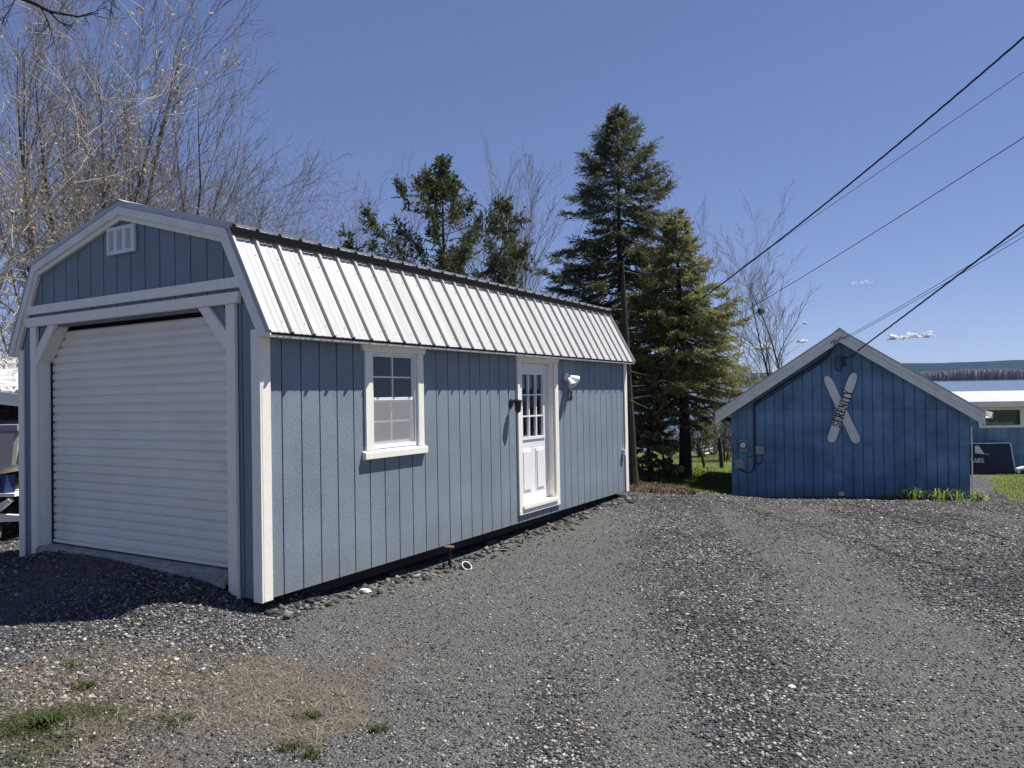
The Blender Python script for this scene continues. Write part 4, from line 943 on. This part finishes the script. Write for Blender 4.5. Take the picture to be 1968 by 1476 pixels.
def bare_tree(name, base, h, label, group, seed, stems=1, lean=(0, 0), spread=.6, r0=.10, levels=3, kids=(9, 7, 5), up=.06, bark=None, twig=None, leaves=None, first=.25, thin=.0045, rgrow=1.0, cat='tree'):
    rr = random.Random(seed); base = np.array(base, float); root = empty(name, base); tag(root, label, cat, group)
    trunk, crown = TB(), TB(); tips = []
    def grow(p, d, l, r, lev):
        n = max(3, min(9, int(l / .22))) if lev < 3 else 3
        pts, dd = path(rr, p, d, l, n, (.055, .10, .13, .17)[min(lev, 3)], (.02, up, up * 1.2, up)[min(lev, 3)])
        end = max(thin * .6, r * (.06 if lev == 0 else .22)); rad = [max(thin * .6, r + (end - r) * (i / n) ** .75) for i in range(n + 1)]
        if lev == 0: STEMS.setdefault(seed, []).append(np.array(pts) + base)
        (trunk if lev == 0 else crown).limb(pts, rad, (7, 5, 4, 3)[min(lev, 3)])
        if lev >= levels: tips.append(pts[-1]); tips.append(pts[n // 2]); return
        nk = kids[min(lev, len(kids) - 1)]; lo = first if lev == 0 else .12
        for k in range(nk):
            t = lo + (1 - lo) * (k + rr.random()) / nk; f = t * n; i = min(int(f), n - 1); q = pts[i] + (pts[i + 1] - pts[i]) * (f - i)
            ax = pts[min(i + 1, n)] - pts[i]; ax = ax / np.linalg.norm(ax)
            v = np.array([rr.gauss(0, 1), rr.gauss(0, 1), rr.gauss(0, .6)]); v -= ax * (v @ ax); v /= np.linalg.norm(v)
            s_ = spread * rr.uniform(.7, 1.3); nd = ax * math.cos(s_) + v * math.sin(s_); nd[2] += up * 2; nd /= np.linalg.norm(nd)
            ll = l * rr.uniform(.32, .55) * (1.15 - .65 * t) * (1.15 if lev == 0 else 1.1) * rgrow
            grow(q, nd, ll, max(thin, rad[i] * rr.uniform(.4, .62)), lev + 1)
    for k in range(stems):
        a = 6.283 * (k + rr.random() * .6) / stems; sp_ = 0 if stems == 1 else rr.uniform(.10, .30)
        d = np.array([lean[0] + sp_ * math.cos(a), lean[1] + sp_ * math.sin(a), 1.0]); d /= np.linalg.norm(d)
        grow((0.06 * math.cos(a) * (stems > 1), .06 * math.sin(a) * (stems > 1), -.15), d, h * rr.uniform(.82, 1.0) if k else h, r0 * (1 if stems == 1 else rr.uniform(.6, .9)), 0)
    trunk.build('trunk', bark or M['bark'], root); crown.build('crown', twig or M['twig'], root)
    if leaves:
        T = np.array(tips); n = int(len(T) * leaves[1]); i = np.random.default_rng(seed).integers(0, len(T), n); g = np.random.default_rng(seed + 1)
        C = T[i] + g.normal(0, .035, (n, 3)); A = rand_rot(n); sz = g.uniform(.4, 1, n) * leaves[2]
        q = np.array([(-.5, -.3, 0), (.5, -.3, .12), (.5, .3, 0), (-.5, .3, .1)]) * np.array([1, 1, 1])
        V = np.einsum('nij,kj->nki', A, q) * sz[:, None, None] + C[:, None]
        np_mesh('dry_leaves', V.reshape(-1, 3), np.arange(n * 4).reshape(-1, 4), leaves[0], root)
    return root
M['tanleaf'] = leafmat('dry_tan_leaves', [(0, (.20, .15, .09)), (.5, (.36, .29, .18)), (1, (.52, .45, .30))], trans=.35)
def gp(px, d):
    p = at(px, 700, d); return (p[0], p[1], gz1(p[0], p[1]))
def ht(px, top, d): return at(px, top, d)[2] - gp(px, d)[2]
BG = 'bare trees behind the barn shed'
bare_tree('bare_tree', gp(215, 17), 10.4, 'tall bare tree with several fanning dark stems rising behind the shed gable peak', BG, 21, stems=4, lean=(-.03, 0), spread=.5, r0=.15, kids=(9, 8, 6), first=.3, thin=.004, up=.05, bark=M['darkbark'])
bare_tree('bare_tree', gp(285, 19), ht(285, 150, 19), 'bare tree whose stems lean right above the right gable slope', BG, 33, stems=3, lean=(.13, 0), spread=.5, r0=.13, kids=(9, 8, 6), up=.04, bark=M['darkbark'])
bare_tree('bare_tree', gp(128, 15), ht(128, 40, 15), 'bare tree with straight upright stems left of the gable peak', BG, 45, stems=3, spread=.65, r0=.10, kids=(10, 8, 6), up=.03, bark=M['darkbark'])
bare_tree('bare_tree', gp(45, 18.5), ht(45, 20, 18.5), 'dense tall bare tree at the left edge behind the open shelter', BG, 57, stems=3, spread=.65, r0=.08, kids=(10, 8, 6), up=.03)
bare_tree('bare_tree', gp(95, 16.5), ht(95, 285, 16.5), 'thick low tangle of bare grey twigs left of the gable slope', BG, 47, stems=6, spread=.7, r0=.05, kids=(11, 8, 5), up=.03)
bare_tree('bare_tree', gp(300, 21), ht(300, 320, 21), 'low bushy bare crown over the right gable slope', BG, 48, stems=6, spread=.7, r0=.05, kids=(11, 8, 5), up=.03)
bare_tree('bare_tree', gp(395, 24), ht(395, 360, 24), 'pale bare tree over the roof break corner', BG, 58, stems=3, spread=.6, r0=.07, kids=(10, 7, 5), up=.05)
bare_tree('bare_tree', gp(520, 26), ht(520, 372, 26), 'round crowned small bare tree above the front of the metal roof', BG, 61, stems=3, lean=(.02, 0), spread=.9, r0=.08, kids=(15, 10, 6), first=.45, up=.02, rgrow=1.15, bark=M['darkbark'])
bare_tree('bare_tree', gp(575, 30), ht(575, 425, 30), 'low bare tree just right of the round crowned one', BG, 63, stems=3, spread=.7, r0=.06, kids=(9, 7, 5))
bare_tree('bare_tree', gp(655, 34), ht(655, 425, 34), 'faint thin bare tree over the roof between the round crown and the cedar', BG, 65, stems=3, spread=.5, r0=.05, kids=(9, 6, 4))
bare_tree('bare_tree', gp(745, 30), ht(745, 385, 30), 'faint bare tree behind the left side of the cedar', BG, 66, stems=3, spread=.5, r0=.05, kids=(10, 6, 4))
bare_tree('bare_tree', gp(938, 24), ht(938, 375, 24), 'slender bare tree behind the right side of the cedar', BG, 67, stems=3, spread=.38, r0=.055, kids=(10, 7, 4), up=.08)
bare_tree('bare_tree', gp(985, 25), ht(985, 385, 25), 'bare tree leaning right in the gap between cedar and spruce', BG, 69, stems=2, lean=(.13, 0), spread=.45, r0=.06, kids=(10, 7, 4), up=.07)
bare_tree('bare_tree', gp(1065, 30), ht(1065, 480, 30), 'faint bare tree left of the tall spruce', BG, 70, stems=3, spread=.5, r0=.05, kids=(9, 6, 4))
bare_tree('bare_tree', gp(1368, 27), ht(1368, 415, 27), 'faint bare tree showing above the right edge of the olive conifer', BG, 71, stems=3, spread=.45, r0=.05, kids=(9, 6, 4))
nt_ = bare_tree('bare_tree', gp(1480, 26), ht(1480, 455, 26), 'two stemmed bare tree with a bird nest, left of the gable shed', BG, 74, stems=2, spread=.55, r0=.11, kids=(18, 10, 6), up=.04, rgrow=.8, bark=M['darkbark'])
# trees off the left edge whose lit branches reach into the picture
bare_tree('leafy_tree', (-8.0, 9.9, gz1(-8.0, 9.9)), 7.4, 'tree with pale sunlit branches and tan dry leaves at the left edge', None, 83, stems=3, lean=(.10, -.05), spread=.75, r0=.085, kids=(9, 7, 5), up=.03, bark=M['palebark'], twig=M['palebark'], leaves=(M['tanleaf'], 1.5, .05))
bare_tree('leafy_tree', (-7.4, 13.3, gz1(-7.4, 13.3)), 6.2, 'lower tangled tree with tan leaves just behind the gable left slope', None, 85, stems=5, spread=.8, r0=.06, kids=(9, 7, 5), up=.03, leaves=(M['tanleaf'], .9, .05))
# a dark limb that hangs in from above
def hanging_limb():
    rr = random.Random(4); base = np.array((-6.6, 6.6, gz1(-6.6, 6.6))); root = empty('overhanging_tree', base)
    tag(root, 'near tree off the left edge whose dark limb crosses the top left corner', 'tree')
    tk, cr = TB(), TB(); fork = at(-330, -160, 6.7) - base
    tk.limb([(0, 0, -.2), fork * .35 + (0, .1, .2), fork * .7, fork, fork + (.1, .1, 1.2)], (.16, .14, .12, .10, .05), 8)
    main = [fork] + [at(*c) - base for c in ((-150, -70, 6.7), (20, -12, 6.75), (70, 8, 6.8), (95, 22, 6.8), (150, 32, 6.85), (190, 25, 6.9))]
    cr.limb(main, (.06, .045, .022, .018, .015, .009, .004), 6)
    def twig(p, d, l, r, lev):
        n = 5; pts, dd = path(rr, p, d, l, n, .16, .03); cr.limb(pts, [max(.0022, r * (1 - .75 * k / n)) for k in range(n + 1)], 4)
        if lev < 2:
            for k in range(4 if lev == 0 else 3):
                i = rr.randint(1, n - 1); a = pts[i + 1] - pts[i]; a = a / np.linalg.norm(a); v = np.array([rr.gauss(0, .6), rr.gauss(0, .6), rr.gauss(0, .6)]); nd = a + v; nd /= np.linalg.norm(nd); twig(pts[i], nd, l * rr.uniform(.35, .6), r * .5, lev + 1)
    for c0, c1 in (((95, 22, 6.8), (128, 62, 6.8)), ((50, -2, 6.8), (60, -60, 6.9)), ((110, 26, 6.8), (140, -20, 6.9)), ((30, -8, 6.75), (5, 40, 6.7)), ((150, 32, 6.85), (205, 5, 6.9)), ((75, 10, 6.8), (110, 70, 6.85)), ((215, -20, 7.0), (219, 22, 7.0)), ((-60, -40, 6.7), (-20, 60, 6.7))):
        a, b_ = at(*c0) - base, at(*c1) - base; d = b_ - a; l = np.linalg.norm(d); twig(a, d / l, l, .008, 0)
    tk.build('trunk', M['darkbark'], root); cr.build('crown', M['darkbark'], root)
hanging_limb()
# brush
def brush(px, d, h, label, seed, n=14, grp='scrub behind the sheds', spread=.8, m=None):
    b = gp(px, d); bare_tree('shrub', b, h, label, grp, seed, stems=n, spread=spread, r0=.022, levels=2, kids=(9, 6), up=.03, first=.1, twig=m or M['twig'], thin=.006, cat='shrub')
k = 0
for (px, d, h, lb) in ((8, 13, 2.6, 'tangle of bare brush above the open shelter roof'), (60, 16, 3.4, 'bare brush left of the barn shed front corner'), (470, 22, 4.6, 'twiggy brush just over the front of the metal roof'), (420, 20, 4.3, 'brown twiggy brush beside the roof break corner'),
                       (1440, 33, 3.0, 'dark brush beside the olive conifer'), (1478, 36, 3.2, 'dark brush between two bare stems left of the gable shed'), (1520, 34, 3.1, 'dark brush against the gable shed roof edge'),
                       (1345, 26, 1.3, 'grey scrub right of the tall thin trunk'), (1392, 24, 1.7, 'grey scrub against the gable shed corner'), (1290, 28, 1.0, 'low scrub in front of the lake, left of the tall thin trunk'), (1400, 32, 2.6, 'scrub under the roof corner of the gable shed')):
    brush(px, d, h, lb, 200 + k, 16 if d < 20 else 12, m=None); k += 1
stem = STEMS[74][0]; zt_ = at(1483, 592, 26)[2]; k_ = int(np.argmax(stem[:, 2] > zt_)); f_ = (zt_ - stem[k_ - 1, 2]) / (stem[k_, 2] - stem[k_ - 1, 2]); p = stem[k_ - 1] + (stem[k_] - stem[k_ - 1]) * f_; dx_ = at(1483, 592, 26)[0] - p[0]; nt_.location.x += float(dx_); p[0] += dx_; g_ = np.random.default_rng(2); mb = MB()
for i in range(120):
    c_ = g_.normal(0, 1, 3) * (.045, .045, .05); d_ = g_.normal(0, 1, 3) * (.045, .045, .025); mb.tube([p + c_ - d_, p + c_ + d_], .010, 3)
tag(mb.build('bird_nest', M['nest'], None), 'dark ball of a bird nest high in the two stemmed bare tree', 'nest')

# conifers: whorled limbs, each carrying sprays of needled twigs
def leaf_quads(C, D, U, ln, wd):
    """elongated quads at C along D with side U"""
    a = C - U * wd[:, None] * .3; b = C + D * ln[:, None] * .55 - U * wd[:, None]; c_ = C + D * ln[:, None]; d_ = C + D * ln[:, None] * .5 + U * wd[:, None]
    return np.stack([a, b, c_, d_], 1).reshape(-1, 3)
def conifer(name, base, h, prof, label, cat, seed, m, twigm, bark, r0=.11, z0=.1, gap=.20, nb=(4, 7), droop=-.10, dens=46, tip_up=.35, spray=.17, lean=(0, 0), skip=.08, bare_in=.30, wd=.022, jit=.3, group=None, clump=False):
    rr = random.Random(seed); g = np.random.default_rng(seed); root = empty(name, base); tag(root, label, cat, group)
    tr = TB(); pts, _ = path(rr, (0, 0, -.3), (lean[0], lean[1], 1), h + .3, 14, .012, .02)
    tr.limb(pts, [max(.008, r0 * (1 - i / 14.) ** .85) for i in range(15)], 9); tr.build('trunk', bark, root)
    P = np.array(pts); lb = TB(); Cs, Ds, Ls = [], [], []
    z = z0 * h
    while z < h * .995:
        f = (z + .3) / (h + .3) * 14; i = min(int(f), 13); q = P[i] + (P[i + 1] - P[i]) * (f - i); t = z / h
        R_ = np.interp(t, [a for a, _ in prof], [b for _, b in prof])
        n = rr.randint(*nb); a0 = rr.random() * 6.283
        for k in range(n):
            if rr.random() < skip: continue
            zj = rr.uniform(-.7, .7) * gap; f = min(13.99, max(0, (z + zj + .3) / (h + .3) * 14)); i = min(int(f), 13); q = P[i] + (P[i + 1] - P[i]) * (f - i)
            a = a0 + 6.283 * (k + rr.uniform(-.25, .25)) / n; l = R_ * rr.uniform(1 - jit * 1.6, 1 + jit)
            if l < .05: l = .05
            el = droop + (.9 * max(0, t - .72) / .28) + rr.gauss(0, .20); d = np.array([math.cos(a) * math.cos(el), math.sin(a) * math.cos(el), math.sin(el)])
            nn_ = 6; bp = [q]; dd = d.copy()
            for s in range(nn_):
                dd = dd + np.array([rr.gauss(0, .05), rr.gauss(0, .05), -.05 if s < 3 else tip_up * .33]); dd /= np.linalg.norm(dd); bp.append(bp[-1] + dd * l / nn_)
            rb = max(.006, r0 * .30 * (1 - t) ** .7 * min(1, l)); lb.limb(bp, [rb * (1 - .85 * s / nn_) for s in range(nn_ + 1)], 4)
            B = np.array(bp); ns = max(5, int(dens * l))
            for _ in range(ns // 4 + 1):          # side twigs, each with its needles
                u = bare_in + (1 - bare_in) * rr.random() ** .75; ff = u * nn_; ii = min(int(ff), nn_ - 1); c0 = B[ii] + (B[ii + 1] - B[ii]) * (ff - ii); ax = B[ii + 1] - B[ii]; ax /= np.linalg.norm(ax)
                sd = np.cross(ax, (0, 0, 1)) * rr.choice((-1, 1)); sd /= np.linalg.norm(sd) + 1e-9
                td = ax * rr.uniform(.5, 1.0) + sd * rr.uniform(.2, 1.0) + np.array([0, 0, rr.uniform(-.55, .12)]); td /= np.linalg.norm(td); tl = spray * rr.uniform(.6, 1.5) * (1.25 - .5 * u) * min(1.3, .5 + l)
                kk = 13
                if clump: td = td * .35 + np.array([rr.gauss(0, .5), rr.gauss(0, .5), rr.gauss(.15, .8)]); td /= np.linalg.norm(td); kk = 12
                s_ = (np.arange(kk) + g.random(kk)) / kk
                Cs.append(c0 + td * (s_ * tl)[:, None]); D = td + g.normal(0, .45, (kk, 3)); Ds.append(D / np.linalg.norm(D, axis=1)[:, None]); Ls.append(np.full(kk, spray * .42) * g.uniform(.6, 1.3, kk))
        z += gap * rr.uniform(.7, 1.3) * (1.15 - .6 * t)
    lb.build('branches', twigm, root)
    C, D, Ln = np.concatenate(Cs), np.concatenate(Ds), np.concatenate(Ls)
    U = np.cross(D, g.normal(0, 1, D.shape)); U /= np.linalg.norm(U, axis=1)[:, None]
    V = leaf_quads(C, D, U, Ln, np.full(len(C), wd) * g.uniform(.7, 1.3, len(C)))
    np_mesh('foliage', V, np.arange(len(V)).reshape(-1, 4), m, root)
    return root
M['spruce'] = leafmat('spruce_needles', [(0, (.05, .063, .037)), (.45, (.11, .127, .068)), (.8, (.165, .168, .09)), (1, (.21, .18, .12))], .85, .32)
M['olive'] = leafmat('olive_needles', [(0, (.105, .118, .05)), (.5, (.20, .205, .088)), (.85, (.29, .28, .125)), (1, (.29, .24, .15))], .85, .48)
M['cedar'] = leafmat('cedar_sprays', [(0, (.045, .06, .03)), (.55, (.09, .105, .052)), (.88, (.135, .14, .07)), (1, (.19, .14, .08))], .85, .3)
b = gp(1196, 18.8)
conifer('spruce_tree', b, at(1192, 216, 18.8)[2] - b[2], [(0, 1.0), (.12, 1.5), (.3, 2.2), (.45, 2.1), (.54, 1.8), (.60, 1.35), (.7, 1.22), (.80, .92), (.92, .46), (1, .05)], 'tall dark green spruce, the highest conifer, at the far end of the barn shed', 'tree', 7, M['spruce'], M['bark'], M['darkbark'], r0=.15, z0=.10, gap=.16, nb=(5, 8), dens=105, spray=.25, jit=.40, wd=.011, skip=.14)
b = gp(1314, 17.2)
conifer('olive_conifer', b, at(1318, 412, 17.2)[2] - b[2], [(0, .3), (.22, .7), (.3, 1.3), (.45, 1.45), (.6, 1.2), (.75, .78), (.88, .34), (1, .05)], 'olive green conifer with tall thin dark trunk, between the two blue sheds', 'tree', 15, M['olive'], M['bark'], M['darkbark'], r0=.16, z0=.26, gap=.14, nb=(6, 9), dens=110, spray=.22, droop=-.15, jit=.32, wd=.010)
b = gp(850, 16.5)
conifer('cedar_tree', b, at(850, 312, 16.5)[2] - b[2], [(0, 1.2), (.3, 1.8), (.5, 2.2), (.62, 1.7), (.78, 1.0), (.9, .38), (1, .04)], 'ragged brown green cedar with gaps, above the middle of the metal roof', 'tree', 23, M['cedar'], M['darkbark'], M['darkbark'], r0=.10, z0=.2, gap=.24, nb=(5, 7), dens=150, spray=.18, droop=.36, tip_up=.7, skip=.38, bare_in=.45, jit=.45, wd=.014, clump=True)
b = gp(948, 17.5)
conifer('cedar_tree', b, at(930, 395, 17.5)[2] - b[2], [(0, .7), (.5, 1.2), (.7, .85), (.88, .45), (1, .06)], 'smaller ragged cedar right of the larger one, tops level with the thin bare trees', 'tree', 24, M['cedar'], M['darkbark'], M['darkbark'], r0=.06, z0=.2, gap=.27, nb=(4, 6), dens=120, spray=.17, droop=.36, tip_up=.7, skip=.42, bare_in=.45, jit=.45, wd=.014, clump=True)
b = gp(1246, 16.2)
conifer('dark_evergreen', b, 2.1, [(0, .40), (.2, .50), (.6, .42), (.85, .25), (1, .05)], 'dark low evergreen shrub in shade at the far corner of the barn shed', 'shrub', 29, M['spruce'], M['darkbark'], M['darkbark'], r0=.06, z0=.1, gap=.12, nb=(6, 9), dens=110, spray=.16, droop=.1, tip_up=.2)
b = np.array(gp(1215, 13.7)); e = empty('dead_tree', b); tag(e, 'dark leafless trunk hard against the barn shed far corner', 'tree')
mb = MB(); tp = [np.array((0, 0, -.3))] + [at(px, py, 13.7) - b for px, py in ((1214, 900), (1211, 820), (1206, 740), (1203, 660), (1199, 580), (1197, 500))]
mb.tube(tp, (.15, .105, .09, .08, .065, .045, .015), 10); mb.build('trunk', M['darkbark'], e)
tb_ = TB(); rr = random.Random(8)
for k in range(14):
    i_ = rr.randint(2, 5); p_ = tp[i_] + (tp[i_ + 1] - tp[i_]) * rr.random(); a_ = rr.uniform(0, 6.28); pts, _ = path(rr, p_, (math.cos(a_), math.sin(a_), rr.uniform(-.3, .2)), rr.uniform(.3, .9), 5, .12, -.02); tb_.limb(pts, (.014, .011, .008, .006, .004, .002), 4)
tb_.build('branches', M['bark'], e)

# ------------------------------------------------------------------ things at the back between the two sheds
def post(px, d, h, r, lean, label, grp, m=None, name='post'):
    b = gp(px, d); mb = MB(); mb.tube([(b[0], b[1], b[2] - .2), (b[0] + lean * h * .5, b[1], b[2] + h * .5), (b[0] + lean * h, b[1], b[2] + h)], [r, r * .9, r * .75], 7)
    return tag(mb.build(name, m or M['darkbark'], None), label, 'post', grp)
GB = 'leaning posts between the sheds'
post(1354, 21, .75, .045, -.32, 'dark post leaning left in front of the sloping pale boards', GB)
post(1385, 21, .85, .065, -.10, 'thick dark stump post near the gable shed corner', GB)
post(1253, 17, .55, .02, -.08, 'thin dark stake nearest the barn shed corner', GB)
post(1266, 17.2, .50, .02, -.2, 'thin crooked dark stake leaning left', GB)
post(1280, 17.2, .62, .03, -.22, 'dark stake leaning left beside the pale topped post', GB)
b = gp(1286, 17); e = empty('capped_post', b); tag(e, 'short dark post carrying a pale rounded box, left of the tall thin trunk', 'post')
mb = MB(); mb.tube([(0, 0, -.1), (-.02, 0, .48)], [.045, .04], 8); mb.build('post', M['darkbark'], e)
M['pale'] = pmat('pale_olive_plastic', (.42, .43, .36), .08, 8, .6)
mb = MB(); mb.prism([(-.10, .48), (.02, .46), (.08, .62), (.05, .70), (-.03, .73), (-.09, .66)], -.10, .10); mb.build('box', M['pale'], e, bevel=.02)
b = gp(1240, 17.6); e = empty('low_bench', b); tag(e, 'low bench with pale seat under the dark evergreen shrub', 'bench')
mb = MB(); mb.box(-.16, .16, -.06, .06, .24, .27); mb.build('seat', M['slat'], e)
for x in (-.12, .10): mb = MB(); mb.box(x, x + .03, -.05, .05, -.05, .2395); mb.build('leg', M['lakewood'], e)
# dock frame standing by the water
b = gp(1352, 34); bz = LAKE - .3; e = empty('dock_frame', (b[0], b[1], LAKE)); tag(e, 'open timber boat lift frame with white brace standing at the lake edge', 'dock')
def px_at(px, py, d): q = at(px, py, d); return q - np.array([b[0], b[1], LAKE])
for (xa, xb, pt, d) in ((1323, 1323, 820, 34), (1356, 1356, 805, 34), (1393, 1393, 795, 34), (1330, 1330, 830, 36), (1372, 1372, 800, 36)):
    q = px_at(xa, pt, d); mb = MB(); mb.box(q[0] - .05, q[0] + .05, q[1] - .05, q[1] + .05, -.6, q[2]); mb.build('pile', M['lakewood'], e)
for (x0, z0, x1, z1, d) in ((1322, 853, 1395, 856, 34.1), (1355, 841, 1410, 842, 34.1), (1362, 809, 1412, 811, 34.1)):
    q0, q1 = px_at(x0, z0, d), px_at(x1, z1, d); mb = MB(); mb.box(q0[0], q1[0], q0[1] - .06, q0[1] + .06, q0[2] - .06, q0[2] + .06); mb.build('beam', M['lakewood'], e)
mb = MB(); mb.tube([px_at(1387, 815, 33.8), px_at(1374, 848, 33.8)], .055, 6); mb.build('brace', M['pvc'], e)
mb = MB(); mb.tube([px_at(1327, 824, 33.8), px_at(1322, 838, 33.8)], .05, 6); mb.build('brace', M['pvc'], e)
p0 = at(1350, 880, 27); z = gz1(p0[0], p0[1]); e = empty('boat_ramp', p0); tag(e, 'sloping ramp of bleached pale boards right of the leaning post', 'ramp')
mb = MB()
for k in range(6):
    s = k / 5; mb.add([(x, y, zz + t) for t in (0, .03) for (x, y, zz) in ((.05 + .04 * s, s * 1.6, -.18 + .45 * s), (.62 + .1 * s, s * 1.6, -.10 + .52 * s), (.62 + .1 * s, s * 1.6 + .16, -.06 + .52 * s), (.05 + .04 * s, s * 1.6 + .16, -.14 + .45 * s))],
       [(3, 2, 1, 0), (4, 5, 6, 7), (0, 1, 5, 4), (1, 2, 6, 5), (2, 3, 7, 6), (3, 0, 4, 7)])
mb.build('boards', M['slat'], e)
mb = MB(); mb.box(.30, .36, -.05, .0, -.6, .2); mb.build('support', M['lakewood'], e)

# ------------------------------------------------------------------ overhead wires
def wire(ctrl, r, name, label, strands=1, grp=None):
    P = [at(*c) if len(c) == 3 and c[0] > 100 else np.array(c, float) for c in ctrl]
    # smooth curve through three points, quadratic in arc parameter
    P0, P1, P2 = P; d01 = np.linalg.norm(P1 - P0); d12 = np.linalg.norm(P2 - P1); tm = d01 / (d01 + d12)
    B = (P1 - (1 - tm) ** 2 * P0 - tm ** 2 * P2) / (2 * tm * (1 - tm))
    n = 260; pts = [((1 - t) ** 2) * P0 + 2 * t * (1 - t) * B + t * t * P2 for t in np.linspace(0, 1, n + 1)]
    if strands > 1:
        mb = MB(); tot = np.linalg.norm(P2 - P0)
        for s in range(strands):
            q = []
            for i, p in enumerate(pts):
                a = 6.283 * (tot * i / n / .75 + s / strands); q.append(p + np.array([0, math.cos(a) * r * 1.3, math.sin(a) * r * 1.3]))
            mb.tube(q, r, 5)
    else: mb = MB(); mb.tube(pts, r, 5)
    return tag(mb.build(name, M['cable'] if strands > 1 else M['wire'], None), label, 'wire', grp)
GWR = 'overhead service wires'
wire(((2420, -330, 7.5), (1640, 348, 12.5), (1180, 690, 19.5)), .0080, 'power_line', 'thick twisted dark power line, highest of the wires at the right edge', 3, GWR)
wire(((2420, -175, 8.0), (1640, 365, 13.5), (1380, 545, 20)), .0048, 'phone_line', 'thin wire second from the top at the right edge, crossing the thick one', 1, GWR)
wire(((2420, -30, 8.0), (1680, 447, 13.5), (1380, 625, 22)), .007, 'phone_line', 'thin single wire, third down at the right edge, well below the top pair', 1, GWR)
q = gworld((2.42, -.24, 2.86))
wire(((2420, 85, 8.0), (1800, 560, 12.0), q), .0072, 'power_line', 'twisted dark power line running down to the gable shed wall', 3, GWR)
q1, q2 = gworld((2.22, -.27, 3.14)), gworld((2.26, -.27, 3.12))
wire(((2420, 150, 8.2), (1800, 548, 12.0), q1), .0048, 'phone_line', 'upper thin wire of the pair ending at the gable shed peak', 1, GWR)
wire(((2420, 175, 8.2), (1800, 554, 12.0), q2), .0048, 'phone_line', 'lower thin wire of the pair ending at the gable shed peak', 1, GWR)

# ------------------------------------------------------------------ clouds, far beyond the haze
M['cloud'] = leafmat('white_cloud', [(0, (.9, .9, .9)), (1, (.93, .93, .93))], 1, .5)
def cloud(px, py, w, h, label, seed):
    d = 16000.; c0 = at(px, py, d); s = d / F; g = np.random.default_rng(seed); mb = MB(); n = 46
    import mathutils.noise as mn
    bm_ico = None
    for i in range(n):
        u = g.uniform(-1, 1); env = max(.12, (1 - u * u) ** .7 * (.6 + .4 * math.sin(u * 5 + seed)))
        r = s * h * g.uniform(.10, .26) * (.5 + env); cx = c0[0] + u * w * s * .5; cz = c0[2] - h * s * .35 + g.random() ** 1.5 * h * s * .75 * env; cy = c0[1] + g.uniform(-1, 1) * w * s * .3
        vs = []; fs = []; nu, nv = 8, 5
        for a in range(nv + 1):
            for b_ in range(nu):
                th = math.pi * a / nv; ph = 6.283 * b_ / nu; k = 1 + g.uniform(-.16, .16); vs.append((cx + r * 1.5 * k * math.sin(th) * math.cos(ph), cy + r * k * math.sin(th) * math.sin(ph), cz + max(-.35, math.cos(th)) * r * k * .8))
        for a in range(nv):
            for b_ in range(nu): fs.append((a * nu + b_, (a + 1) * nu + b_, (a + 1) * nu + (b_ + 1) % nu, a * nu + (b_ + 1) % nu))
        mb.add(vs, fs)
    o = mb.build('cloud', M['cloud'], None, smooth=True); tag(o, label, 'cloud', 'small white clouds low over the lake'); return o
cloud(1722, 646, 38, 15, 'small white cloud left of the widest one, right of the gable peak', 3)
cloud(1766, 643, 54, 15, 'widest small white cloud right of the gable peak', 5)
cloud(1657, 542, 36, 6, 'thin high wisp of cloud above the gable peak', 7)
cloud(1548, 621, 10, 6, 'tiny round cloud left of the gable peak', 9)
cloud(1450, 665, 60, 20, 'low white cloud behind the olive conifer edge', 11)
cloud(1540, 655, 30, 9, 'low cloud streak behind the nest tree', 12)

# ------------------------------------------------------------------ air
HAZE = True
if HAZE:
    mb = MB(); mb.box(-9500, 9500, -150, 9500, LAKE - 9, 330)
    hz = mb.build('haze', None, None); tag(hz, kind='stuff')
    hm = bpy.data.materials.new('haze_air'); hm.use_nodes = True; t = hm.node_tree; t.nodes.clear()
    out = t.nodes.new('ShaderNodeOutputMaterial'); pv = t.nodes.new('ShaderNodeVolumePrincipled'); pv.inputs['Color'].default_value = (.35, .62, 1, 1); pv.inputs['Density'].default_value = .000024; pv.inputs['Anisotropy'].default_value = .2
    t.links.new(pv.outputs[0], out.inputs['Volume']); hz.data.materials.append(hm)
SC.cycles.volume_bounces = 0; SC.cycles.max_bounces = 8; SC.cycles.transparent_max_bounces = 8
